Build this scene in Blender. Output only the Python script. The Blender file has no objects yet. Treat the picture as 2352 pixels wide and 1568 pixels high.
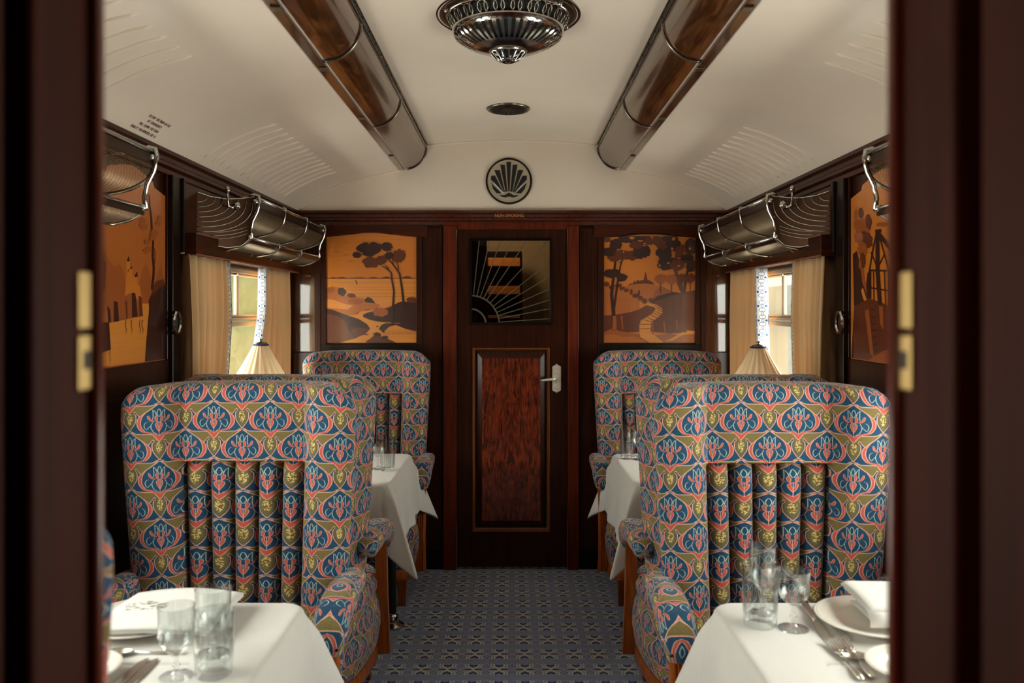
import bpy, bmesh, math, random
from mathutils import Vector, Matrix
PI = math.pi
S = bpy.context.scene
COL = S.collection
random.seed(7)

# ------------------------------------------------------------------ camera, world, lights, exposure
CZ = 1.479                      # eye height
cd = bpy.data.cameras.new('camera')
cam = bpy.data.objects.new('camera', cd)
COL.objects.link(cam)
cam.location = (0, 0, CZ)
cam.rotation_euler = (PI / 2, 0, 0)
cd.sensor_width = 36.0
cd.lens = 36.0 * 1900 / 2352
cd.shift_y = -69 / 2352
cd.clip_start = 0.02
cd.dof.use_dof = True
cd.dof.focus_distance = 3.3
cd.dof.aperture_fstop = 3.0
S.camera = cam
S.view_settings.view_transform = 'Standard'
S.view_settings.look = 'None'
S.view_settings.gamma = 1.0
S.view_settings.exposure = 0.71
S.view_settings.use_curve_mapping = False
try:
    S.cycles.max_bounces = 10
    S.cycles.transparent_max_bounces = 16
    S.cycles.sample_clamp_indirect = 6.0
    S.cycles.use_denoising = True
    S.cycles.caustics_reflective = False
    S.cycles.caustics_refractive = False
except Exception:
    pass

W = bpy.data.worlds.new('sky'); S.world = W; W.use_nodes = True
wt = W.node_tree; wt.nodes.clear()
_o = wt.nodes.new('ShaderNodeOutputWorld'); _b = wt.nodes.new('ShaderNodeBackground')
_tc = wt.nodes.new('ShaderNodeTexCoord'); _sp = wt.nodes.new('ShaderNodeSeparateXYZ')
_cr = wt.nodes.new('ShaderNodeValToRGB'); _mr = wt.nodes.new('ShaderNodeMapRange')
_mr.inputs[1].default_value = -1; _mr.inputs[2].default_value = 1
wt.links.new(_tc.outputs['Generated'], _sp.inputs[0]); wt.links.new(_sp.outputs[2], _mr.inputs[0])
wt.links.new(_mr.outputs[0], _cr.inputs[0]); wt.links.new(_cr.outputs[0], _b.inputs[0]); wt.links.new(_b.outputs[0], _o.inputs[0])
_e = _cr.color_ramp.elements
_e[0].position = 0.0; _e[0].color = (.30, .28, .23, 1)
_e[1].position = 1.0; _e[1].color = (.72, .84, 1.0, 1)
_n = _e.new(.48); _n.color = (.40, .38, .32, 1)
_n = _e.new(.52); _n.color = (1.0, .97, .90, 1)
_b.inputs[1].default_value = .72

WX = 1.26                       # half width of the carriage
YE = 4.76                       # end wall
YP = 0.76                       # partition wall, saloon side
WIN = {}                        # window openings: (y0, y1) per side
WIN['l'] = [(.98, 2.26), (3.20, 4.58)]
WIN['r'] = [(1.05, 2.33), (3.30, 4.62)]
WZ0, WZ1 = 0.93, 1.68

def add_light(name, kind, loc, rot, energy, color, **kw):
    ld = bpy.data.lights.new(name, kind); ld.energy = energy; ld.color = color
    for k, v in kw.items(): setattr(ld, k, v)
    o = bpy.data.objects.new(name, ld); COL.objects.link(o); o.location = loc; o.rotation_euler = rot
    return o
# daylight through each window: sampling portals for the sky
for sd in 'lr':
    sx = -1 if sd == 'l' else 1
    for (a, b) in WIN[sd]:
        p = add_light('daylight_portal', 'AREA', (sx * (WX + .15), (a + b) / 2, (WZ0 + WZ1) / 2), (0, sx * PI / 2, 0), 1, (1, 1, 1), shape='RECTANGLE', size=WZ1 - WZ0 + .1, size_y=b - a + .1)
        p.data.cycles.is_portal = True
# added area lights outside, out of view, boosting daylight in far and near bay
for sx in (-1, 1):
    for (yc, w, e) in ((3.85, 2.7, 205), (1.60, 2.0, 150)):
        add_light('window_daylight', 'AREA', (sx * 2.05, yc, .80), (0, sx * PI / 2, 0), e, (1.0, .98, .945), shape='RECTANGLE', size=2.7, size_y=w)
# the lamp of the corridor the camera stands in, and the lamp of the vestibule beyond the end door
add_light('corridor_lamp', 'POINT', (-.75, -.55, 2.1), (0, 0, 0), 7.0, (1.0, .62, .35), shadow_soft_size=.12)
add_light('vestibule_lamp', 'POINT', (-.12, 5.75, 2.15), (0, 0, 0), 11.0, (1.0, .74, .48), shadow_soft_size=.08)

# ------------------------------------------------------------------ object helpers
def P2(px, py, Y):
    return (px - 1177) * Y / 1900.0, CZ - (py - 715) * Y / 1900.0

def link_mesh(name, verts, faces, mat, parent=None, uv=None, fuv=None, smooth=False, midx=None, bevel=0, sub=0, solid=0, loc=None, rot=None, recalc=True, segs=2):
    me = bpy.data.meshes.new(name)
    me.from_pydata([tuple(v) for v in verts], [], faces)
    mats = mat if isinstance(mat, (list, tuple)) else [mat]
    for m in mats: me.materials.append(m)
    if midx is not None:
        for p, i in zip(me.polygons, midx): p.material_index = i
    if uv is not None or fuv is not None:
        l = me.uv_layers.new(name='UVMap')
        for pi, p in enumerate(me.polygons):
            for k, li in enumerate(p.loop_indices):
                if fuv is not None and fuv[pi] is not None:
                    l.data[li].uv = fuv[pi][k]
                elif uv is not None:
                    l.data[li].uv = uv[me.loops[li].vertex_index]
    me.validate()
    if recalc:
        bm = bmesh.new(); bm.from_mesh(me)
        bmesh.ops.recalc_face_normals(bm, faces=bm.faces)
        bm.to_mesh(me); bm.free()
    if smooth:
        for p in me.polygons: p.use_smooth = True
        if smooth == 'auto':
            me.set_sharp_from_angle(angle=math.radians(38))
    o = bpy.data.objects.new(name, me); COL.objects.link(o)
    if parent is not None: o.parent = parent
    if loc: o.location = loc
    if rot: o.rotation_euler = rot
    if bevel:
        m = o.modifiers.new('bevel', 'BEVEL'); m.width = bevel; m.segments = segs; m.limit_method = 'ANGLE'; m.angle_limit = math.radians(40)
    if solid:
        m = o.modifiers.new('solid', 'SOLIDIFY'); m.thickness = solid; m.offset = 0
    if sub:
        m = o.modifiers.new('sub', 'SUBSURF'); m.levels = sub; m.render_levels = sub
    return o

class G:
    """collects shapes of ONE mesh"""
    def __init__(s): s.v = []; s.f = []; s.m = []; s.uv = {}
    def add(s, vs, fs, mi=0):
        n = len(s.v); s.v += [tuple(v) for v in vs]; s.f += [tuple(i + n for i in f) for f in fs]; s.m += [mi] * len(fs); return s
    def box(s, x0, x1, y0, y1, z0, z1, mi=0):
        vs = [(x, y, z) for z in (z0, z1) for y in (y0, y1) for x in (x0, x1)]
        return s.add(vs, [(0, 2, 3, 1), (4, 5, 7, 6), (0, 1, 5, 4), (2, 6, 7, 3), (0, 4, 6, 2), (1, 3, 7, 5)], mi)
    def tube(s, pts, r, n=8, mi=0, closed=False, cap=True, flat=1.0):
        pts = [Vector(p) for p in pts]; N = len(pts)
        rs = r if isinstance(r, (list, tuple)) else [r] * N
        vs = []; fs = []; up = None
        for i, p in enumerate(pts):
            if closed: t = pts[(i + 1) % N] - pts[i - 1]
            else: t = pts[min(i + 1, N - 1)] - pts[max(i - 1, 0)]
            t.normalize()
            if up is None:
                up = Vector((0, 0, 1)) if abs(t.z) < .9 else Vector((0, 1, 0))
            a = up - t * up.dot(t)
            if a.length < 1e-6: a = t.orthogonal()
            a.normalize(); b = t.cross(a); up = a
            for k in range(n):
                q = 2 * PI * k / n
                vs.append(p + (a * math.cos(q) * flat + b * math.sin(q)) * rs[i])
        M = N if closed else N - 1
        for i in range(M):
            j = (i + 1) % N
            for k in range(n):
                fs.append((i * n + k, i * n + (k + 1) % n, j * n + (k + 1) % n, j * n + k))
        if cap and not closed:
            fs.append(tuple(range(n - 1, -1, -1))); fs.append(tuple((N - 1) * n + k for k in range(n)))
        return s.add(vs, fs, mi)
    def lathe(s, prof, n=32, c=(0, 0, 0), mi=0, axis='z', a0=0, a1=2 * PI):
        full = abs(a1 - a0 - 2 * PI) < 1e-6; vs = []; fs = []
        m = n if full else n + 1
        for (r, z) in prof:
            for k in range(m):
                q = a0 + (a1 - a0) * k / n
                x, y = r * math.cos(q), r * math.sin(q)
                if axis == 'z': vs.append((c[0] + x, c[1] + y, c[2] + z))
                elif axis == 'y': vs.append((c[0] + x, c[1] + z, c[2] + y))
                else: vs.append((c[0] + z, c[1] + x, c[2] + y))
        for i in range(len(prof) - 1):
            for k in range(n):
                k2 = (k + 1) % m
                fs.append((i * m + k, i * m + k2, (i + 1) * m + k2, (i + 1) * m + k))
        return s.add(vs, fs, mi)
    def prism(s, poly, fn, d0, d1, mi=0):
        """poly: 2D points; fn(u,v,d)->3D"""
        n = len(poly)
        vs = [fn(u, v, d0) for u, v in poly] + [fn(u, v, d1) for u, v in poly]
        fs = [tuple(range(n)), tuple(range(2 * n - 1, n - 1, -1))] + [(i, (i + 1) % n, n + (i + 1) % n, n + i) for i in range(n)]
        return s.add(vs, fs, mi)
    def sheet(s, poly, fn, d, mi=0):
        return s.add([fn(u, v, d) for u, v in poly], [tuple(range(len(poly)))], mi)
    def grid(s, fn, nu, nv, mi=0):
        vs = [fn(i / nu, j / nv) for j in range(nv + 1) for i in range(nu + 1)]
        fs = [(j * (nu + 1) + i, j * (nu + 1) + i + 1, (j + 1) * (nu + 1) + i + 1, (j + 1) * (nu + 1) + i) for j in range(nv) for i in range(nu)]
        return s.add(vs, fs, mi)
    def build(s, name, mat, parent=None, **kw):
        return link_mesh(name, s.v, s.f, mat, parent, midx=s.m if isinstance(mat, (list, tuple)) else None, **kw)

def empty(name, loc=(0, 0, 0), rz=0):
    o = bpy.data.objects.new(name, None); COL.objects.link(o)
    o.location = loc; o.rotation_euler = (0, 0, rz); o.empty_display_size = .1
    return o
def tag(o, label, cat, group=None, kind=None):
    if label: o['label'] = label
    if cat: o['category'] = cat
    if group: o['group'] = group
    if kind: o['kind'] = kind
    return o
def thing(name, label, cat, loc=(0, 0, 0), rz=0, group=None):
    return tag(empty(name, loc, rz), label, cat, group)
def struct(o, label=None):
    o['kind'] = 'structure'
    if label: o['label'] = label
    return o
def kids(o): return [c for c in COL.objects if c.parent == o]
def dup(root, loc, rz, label, group=None, scale=None):
    r = root.copy(); COL.objects.link(r); r.location = loc; r.rotation_euler = (0, 0, rz); r['label'] = label
    if scale: r.scale = scale
    if group: r['group'] = group
    for ch in kids(root):
        c = ch.copy(); COL.objects.link(c); c.parent = r
        for g in kids(ch):
            d = g.copy(); COL.objects.link(d); d.parent = c
    return r

# ------------------------------------------------------------------ materials
def lin(h):
    """sRGB 0-255 triple to linear"""
    return tuple((c / 255 / 12.92 if c / 255 <= .04045 else ((c / 255 + .055) / 1.055) ** 2.4) for c in h) + (1,)
class NT:
    def __init__(s, name):
        s.mat = bpy.data.materials.new(name); s.mat.use_nodes = True
        s.t = s.mat.node_tree; s.b = s.t.nodes['Principled BSDF']
    def n(s, typ, **kw):
        x = s.t.nodes.new(typ)
        for k, v in kw.items(): setattr(x, k, v)
        return x
    def l(s, a, b): s.t.links.new(a, b)
    def setin(s, inp, v):
        if hasattr(v, 'is_linked') or hasattr(v, 'links'): s.l(v, inp)
        else: inp.default_value = v
    def m(s, op, a, b=None, c=None, clamp=False):
        x = s.n('ShaderNodeMath', operation=op); x.use_clamp = clamp
        s.setin(x.inputs[0], a)
        if b is not None: s.setin(x.inputs[1], b)
        if c is not None: s.setin(x.inputs[2], c)
        return x.outputs[0]
    def mix(s, f, a, b):
        x = s.n('ShaderNodeMix', data_type='RGBA')
        s.setin(x.inputs[0], f); s.setin(x.inputs[6], a); s.setin(x.inputs[7], b)
        return x.outputs[2]
    def mixf(s, f, a, b):
        x = s.n('ShaderNodeMix', data_type='FLOAT')
        s.setin(x.inputs[0], f); s.setin(x.inputs[2], a); s.setin(x.inputs[3], b)
        return x.outputs[0]
    def curve(s, src, pts):
        x = s.n('ShaderNodeFloatCurve'); c = x.mapping.curves[0]
        x.mapping.use_clip = False
        while len(c.points) > 2: c.points.remove(c.points[1])
        c.points[0].location = pts[0]; c.points[1].location = pts[-1]
        for p in pts[1:-1]: c.points.new(*p)
        for p in c.points: p.handle_type = 'VECTOR'
        x.mapping.update(); s.setin(x.inputs[1], src)
        return x.outputs[0]
    def noise(s, scale, detail=3, vec=None, rough=.5, dist=0, dim='3D'):
        x = s.n('ShaderNodeTexNoise'); x.inputs['Scale'].default_value = scale; x.inputs['Detail'].default_value = detail
        x.inputs['Roughness'].default_value = rough; x.inputs['Distortion'].default_value = dist
        if vec is not None: s.l(vec, x.inputs['Vector'])
        return x.outputs[0]
    def mapping(s, vec, scale=(1, 1, 1), rot=(0, 0, 0), loc=(0, 0, 0)):
        x = s.n('ShaderNodeMapping'); x.inputs['Scale'].default_value = scale; x.inputs['Rotation'].default_value = rot; x.inputs['Location'].default_value = loc
        s.l(vec, x.inputs[0]); return x.outputs[0]
    def coord(s, k='Object'): return s.n('ShaderNodeTexCoord').outputs[k]
    def ramp(s, f, stops):
        x = s.n('ShaderNodeValToRGB'); e = x.color_ramp.elements
        e[0].position, e[0].color = stops[0]; e[1].position, e[1].color = stops[-1]
        for p, c in stops[1:-1]: q = e.new(p); q.color = c
        s.l(f, x.inputs[0]); return x.outputs[0]
    def bump(s, h, strength=.2, dist=.01):
        x = s.n('ShaderNodeBump'); x.inputs['Strength'].default_value = strength; x.inputs['Distance'].default_value = dist
        s.l(h, x.inputs['Height']); s.l(x.outputs[0], s.b.inputs['Normal'])
    def p(s, **kw):
        for k, v in kw.items():
            s.setin(s.b.inputs[k.replace('_', ' ')], v)
        return s

def plain(name, col, rough=.5, metal=0, noise=0, **kw):
    N = NT(name)
    c = lin(col)
    if noise:
        f = N.noise(noise, 4, N.coord())
        c = N.mix(f, tuple(x * .8 for x in c[:3]) + (1,), tuple(min(1, x * 1.15) for x in c[:3]) + (1,))
    N.p(Base_Color=c, Roughness=rough, Metallic=metal, **kw)
    return N.mat

def wood(name, dark, light, grain=(60, 60, 3), rough=.30, coat=.10, wave=0, coatr=.15, bumps=.04, spec=.16):
    N = NT(name)
    v = N.mapping(N.coord(), scale=grain)
    f = N.noise(1.0, 6, v, rough=.62, dist=.6)
    c = N.ramp(f, [(.3, lin(dark)), (.7, lin(light))])
    f2 = N.noise(3.5, 2, N.coord())
    c = N.mix(N.m('MULTIPLY', f2, .5), c, lin(dark))
    N.p(Base_Color=c, Roughness=rough)
    N.b.inputs['Specular IOR Level'].default_value = spec
    N.b.inputs['Coat Weight'].default_value = coat; N.b.inputs['Coat Roughness'].default_value = coatr
    N.bump(f, bumps, .003)
    return N.mat

M = {}
M['wood_z'] = wood('mahogany_vertical', (26, 11, 5), (64, 27, 12), (70, 70, 3))
M['wood_h'] = wood('mahogany_horizontal', (30, 12, 6), (74, 30, 13), (3, 3, 70))
M['wood_red'] = wood('red_mahogany', (62, 20, 7), (118, 44, 15), (60, 60, 3), rough=.4)
M['wood_jamb'] = wood('jamb_mahogany', (42, 13, 4), (64, 22, 8), (20, 20, 2), rough=.6, coat=.0, spec=.08)
M['wood_black'] = wood('ebonised_wood', (14, 8, 5), (28, 15, 9), (60, 60, 3), rough=.3)
M['wood_ply'] = wood('glossy_panel_veneer', (40, 20, 10), (84, 46, 24), (90, 90, 4), rough=.12, coat=1, coatr=.05, bumps=.12)
M['wood_chair'] = wood('chair_frame_wood', (120, 56, 18), (188, 104, 44), (60, 60, 4), rough=.28)
M['wood_light'] = wood('vestibule_oak', (150, 88, 40), (205, 140, 74), (3, 3, 50), rough=.4, coat=.2)
M['cream'] = plain('cream_ceiling_paint', (240, 225, 208), .5, noise=1.2, Coat_Weight=.15)
M['chrome'] = plain('polished_chrome', (196, 194, 188), .14, 1.0)
M['nickel'] = plain('tarnished_nickel', (150, 142, 128), .25, 1.0, noise=30)
M['satin'] = plain('satin_nickel', (196, 184, 160), .5, .45, noise=20)
M['handle'] = plain('worn_silver_handle', (232, 224, 208), .42, .6, noise=120)
M['bronze'] = plain('dark_bronze', (64, 42, 28), .32, .85, noise=25)
M['mesh'] = plain('dark_wire_mesh', (150, 132, 108), .35, .9)
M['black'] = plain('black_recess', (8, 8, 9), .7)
M['black_iron'] = plain('black_painted_iron', (14, 13, 13), .35)
M['silver'] = plain('silver_plate', (226, 220, 208), .27, 1.0)
M['china'] = plain('white_china', (236, 230, 220), .18, 0, Coat_Weight=.5)
M['brass'] = plain('brass_plate', (190, 158, 100), .45, .6)
M['gold_paint'] = plain('gold_lettering_paint', (206, 130, 78), .5)
M['ink'] = plain('dark_red_lettering_paint', (84, 34, 20), .6)
M['crest'] = plain('printed_crest_ink', (150, 144, 128), .7)
M['rubberseal'] = plain('window_frame_aluminium', (168, 140, 112), .45, .3, noise=40)
M['navy'] = plain('navy_braid', (30, 48, 88), .8)
M['etched'] = plain('etched_glass_line', (78, 74, 62), .6)
M['gravel'] = plain('trackside_gravel', (176, 168, 150), .95, noise=8)
M['leaf'] = plain('tree_foliage', (188, 200, 136), .8, noise=3)
M['bark'] = plain('tree_bark', (110, 92, 70), .9, noise=12)
M['platform_wall'] = plain('pale_render', (236, 228, 208), .9, noise=2)
M['beige_wall'] = plain('vestibule_wall_paint', (178, 160, 128), .7)

# cloths
def linen(name, col, scale=900, sheen=.2, trans=0):
    N = NT(name)
    v = N.coord()
    f = N.noise(60, 4, v)
    c = N.mix(f, tuple(x * .93 for x in lin(col)[:3]) + (1,), lin(col))
    w = N.noise(scale, 2, v)
    N.p(Base_Color=c, Roughness=.85)
    N.b.inputs['Sheen Weight'].default_value = sheen
    N.bump(w, .15, .001)
    if trans:
        o = N.t.nodes['Material Output']; t = N.n('ShaderNodeBsdfTranslucent'); t.inputs[0].default_value = lin(col)
        x = N.n('ShaderNodeMixShader'); x.inputs[0].default_value = trans
        N.l(N.b.outputs[0], x.inputs[1]); N.l(t.outputs[0], x.inputs[2]); N.l(x.outputs[0], o.inputs[0])
    return N.mat
M['linen'] = linen('white_table_linen', (204, 201, 196))
M['napkin'] = linen('white_napkin_linen', (212, 210, 205))
M['curtain'] = linen('cream_curtain_silk', (212, 176, 130), 500, .2, .16)
M['shade'] = linen('cream_shade_silk', (226, 198, 158), 500, .2, .18)

# glass: thin panes and tableware
def thin_glass(name, tint=(1, 1, 1), refl=.08, rough=.0, dark=0):
    mat = bpy.data.materials.new(name); mat.use_nodes = True; t = mat.node_tree; t.nodes.clear()
    o = t.nodes.new('ShaderNodeOutputMaterial'); a = t.nodes.new('ShaderNodeBsdfTransparent'); g = t.nodes.new('ShaderNodeBsdfGlossy')
    a.inputs[0].default_value = tint + (1,); g.inputs['Roughness'].default_value = rough
    fr = t.nodes.new('ShaderNodeLayerWeight'); fr.inputs[0].default_value = .5
    pw = t.nodes.new('ShaderNodeMath'); pw.operation = 'POWER'; pw.inputs[1].default_value = 4; t.links.new(fr.outputs['Facing'], pw.inputs[0])
    ma = t.nodes.new('ShaderNodeMath'); ma.operation = 'MULTIPLY_ADD'; ma.inputs[1].default_value = refl * 5; ma.inputs[2].default_value = refl * .4; ma.use_clamp = True; t.links.new(pw.outputs[0], ma.inputs[0])
    x = t.nodes.new('ShaderNodeMixShader')
    t.links.new(ma.outputs[0], x.inputs[0]); t.links.new(a.outputs[0], x.inputs[1]); t.links.new(g.outputs[0], x.inputs[2]); t.links.new(x.outputs[0], o.inputs[0])
    return mat
M['pane'] = thin_glass('window_glass', (.95, .97, .93), .05)
M['smoked'] = thin_glass('smoked_door_glass', (.55, .52, .46), .09)
M['glassware'] = thin_glass('clear_tableware_glass', (.95, .965, .96), .27, .03)

# ------- upholstery: ogee ironwork of blue iris medallions, olive grounds and seed pods
def fabric(name):
    N = NT(name); P = .172
    uv = N.coord('UV'); sp = N.n('ShaderNodeSeparateXYZ'); N.l(uv, sp.inputs[0])
    # woven jitter
    jit = N.m('MULTIPLY', N.m('SUBTRACT', N.noise(900, 1, uv), .5), .0022)
    a = N.m('ADD', N.m('DIVIDE', sp.outputs[0], P), N.m('DIVIDE', jit, P))
    b = N.m('MULTIPLY', N.m('ADD', N.m('DIVIDE', sp.outputs[1], P), N.m('DIVIDE', jit, P)), 2.0)
    row = N.m('FLOOR', b)
    tv = N.m('SUBTRACT', 1.0, N.m('FRACT', b))
    par = N.m('FLOORED_MODULO', row, 2.0)
    d = N.m('ABSOLUTE', N.m('SUBTRACT', N.m('FRACT', N.m('ADD', a, N.m('MULTIPLY', par, .5))), .5))
    t = N.m('MULTIPLY', tv, .5)
    C1 = [(0, .02), (.02, .10), (.054, .17), (.1, .30), (.154, .46), (.19, .54), (.254, .692), (.30, .725), (.346, .73), (.38, .72), (.408, .70), (.44, .65), (.46, .616), (.492, .54), (.51, .40), (.523, .276), (.56, .17), (.63, .06), (.657, .0),
          (.66, .16), (.675, .18), (.69, .22), (.73, .235), (.785, .232), (.84, .20), (.90, .12), (.94, .06), (.975, 0.0), (1, 0)]
    C2 = [(0, 0), (.054, .154), (.1, .28), (.154, .44), (.2, .52), (.254, .576), (.30, .60), (.346, .608), (.38, .595), (.408, .576), (.44, .53), (.46, .50), (.48, .46), (.492, .36), (.504, .25), (.52, .13), (.554, 0), (.66, 0), (.67, .05), (.69, .085), (.73, .11), (.79, .105), (.84, .06), (.88, 0), (1, 0)]
    mt = N.curve(t, C1)
    isO = N.m('LESS_THAN', N.m('MULTIPLY', d, 2.0), N.m('ADD', mt, .02))
    X = N.mixf(isO, N.m('SUBTRACT', .5, d), d)
    T = N.m('ADD', t, N.m('MULTIPLY', N.m('SUBTRACT', 1.0, isO), .5))
    X2 = N.m('MULTIPLY', X, 2.0)
    def gt(a_, b_): return N.m('GREATER_THAN', a_, b_)
    def lt(a_, b_): return N.m('LESS_THAN', a_, b_)
    def AND(a_, b_): return N.m('MULTIPLY', a_, b_)
    def OR(a_, b_): return N.m('MAXIMUM', a_, b_)
    def near(a_, b_, w): return lt(N.m('ABSOLUTE', N.m('SUBTRACT', a_, b_)), w)
    W1 = N.curve(T, C1); W2 = N.curve(T, C2)
    ST = N.curve(X2, [(0, .66), (.11, .652), (.15, .665), (.165, .637), (.19, .632), (.22, .64), (.246, .66), (.292, .69), (.34, .715), (.40, .724), (.46, .718), (.56, .700), (.62, .69), (1, .69)])
    TT = N.curve(X2, [(0, .56), (.2, .535), (.4, .533), (.74, .53), (.86, .512), (1, .49)])
    LA = N.curve(T, [(0, 1.5), (.083, 1.5), (.085, 0), (.10, .03), (.13, .055), (.165, .07), (.20, .045), (.23, .012), (.232, 1.5), (.318, 1.5), (.322, .20), (.377, .262), (.42, .26), (.46, .225), (.49, .19), (.53, .06), (.54, 1.5), (1, 1.5)])
    LB = N.curve(T, [(0, 1.5), (.098, 1.5), (.10, .205), (.13, .195), (.19, .19), (.24, .19), (.275, .21), (.277, 1.5), (.31, 1.5), (.312, .36), (.325, .43), (.35, .475), (.377, .49), (.41, .48), (.44, .44), (.454, .40), (.456, 1.5), (1, 1.5)])
    LC = N.curve(T, [(0, 1.5), (.098, 1.5), (.10, .195), (.12, .15), (.15, .11), (.2, .085), (.202, 1.5), (.386, 1.5), (.39, .28), (.42, .34), (.454, .41), (.456, 1.5), (1, 1.5)])
    CO = N.curve(T, [(0, 0), (.205, 0), (.207, .10), (.23, .135), (.26, .135), (.29, .11), (.31, .07), (.32, .05), (.34, .105), (.365, .118), (.40, .10), (.44, .06), (.487, 0), (1, 0)])
    CI = N.curve(T, [(0, 1), (.205, 1), (.207, .09), (.235, .05), (.27, .045), (.30, .06), (.312, 0), (.322, 0), (.328, .04), (.385, .04), (.41, 0), (1, 0)])
    AO = N.curve(T, [(0, 0), (.2, 0), (.203, .36), (.215, .375), (.245, .37), (.275, .34), (.30, .27), (.315, .19), (.317, 0), (1, 0)])
    AI = N.curve(T, [(0, 1), (.2, 1), (.203, .345), (.23, .305), (.265, .275), (.29, .20), (.312, .11), (.317, 1), (1, 1)])
    blue = N.mix(N.noise(25, 2, uv), lin((7, 50, 82)), lin((16, 80, 116)))
    olive = N.mix(N.noise(220, 2, uv), lin((102, 89, 46)), lin((136, 120, 68)))
    coral = lin((200, 86, 74)); pink = lin((226, 172, 150)); pale = lin((186, 204, 190)); teal = lin((22, 72, 88)); darkol = lin((88, 80, 48))
    vor = N.n('ShaderNodeTexVoronoi'); vor.inputs['Scale'].default_value = 260; N.l(uv, vor.inputs[0])
    seed = N.mix(lt(vor.outputs[0], .5), lin((120, 96, 40)), lin((222, 200, 130)))
    upper = lt(T, .6)
    # ogee ground
    c = blue
    isPod = AND(gt(T, .66), lt(X2, W1))
    oliveM = AND(AND(gt(T, TT), lt(T, ST)), gt(X2, W1))
    c = N.mix(oliveM, c, olive)
    c = N.mix(isPod, c, darkol)
    c = N.mix(AND(isPod, lt(X2, N.m('SUBTRACT', W1, .05))), c, lin((104, 100, 72)))
    c = N.mix(AND(gt(T, .665), lt(X2, W2)), c, seed)
    coralM = AND(AND(gt(X2, W2), lt(X2, W1)), lt(T, .66))
    c = N.mix(coralM, c, coral)
    # flower
    c = N.mix(AND(AND(gt(X2, CI), lt(X2, CO)), lt(T, .5)), c, coral)
    c = N.mix(AND(AND(gt(X2, AI), lt(X2, AO)), lt(T, .5)), c, coral)
    lw = .011
    fl = OR(OR(near(X2, LA, lw), near(X2, LB, lw)), near(X2, LC, lw))
    fo = OR(OR(AND(near(X2, CO, .008), gt(CO, .002)), AND(near(X2, CI, .006), gt(CI, .002))), OR(near(X2, AO, .008), near(X2, AI, .007)))
    inner = AND(lt(X2, W2), lt(T, .555))
    c = N.mix(AND(inner, fl), c, pale)
    c = N.mix(AND(inner, AND(fo, gt(T, .2))), c, pink)
    # outlines
    sl = N.m('ADD', .015, 0)
    ol = OR(AND(near(X2, W1, sl), gt(W1, .001)), AND(near(X2, W2, .013), lt(T, .56)))
    ol = OR(ol, AND(AND(near(T, ST, .008), gt(X2, .15)), gt(X2, W1)))
    ol = OR(ol, AND(AND(near(T, TT, .006), gt(X2, .2)), gt(X2, W1)))
    ol = OR(ol, AND(gt(T, .94), near(X2, N.m('MULTIPLY', N.m('SUBTRACT', T, .975), 6.0), .03)))
    c = N.mix(ol, c, pink)
    c = N.mix(N.m('MULTIPLY', N.noise(1400, 1, uv), .25), c, lin((60, 66, 60)))
    N.p(Base_Color=c, Roughness=.82)
    N.b.inputs['Sheen Weight'].default_value = .2; N.b.inputs['Sheen Roughness'].default_value = .45
    N.b.inputs['Specular IOR Level'].default_value = .25
    N.bump(N.noise(700, 2, uv), .12, .001)
    return N.mat
M['fabric'] = fabric('iris_ogee_upholstery')

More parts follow.
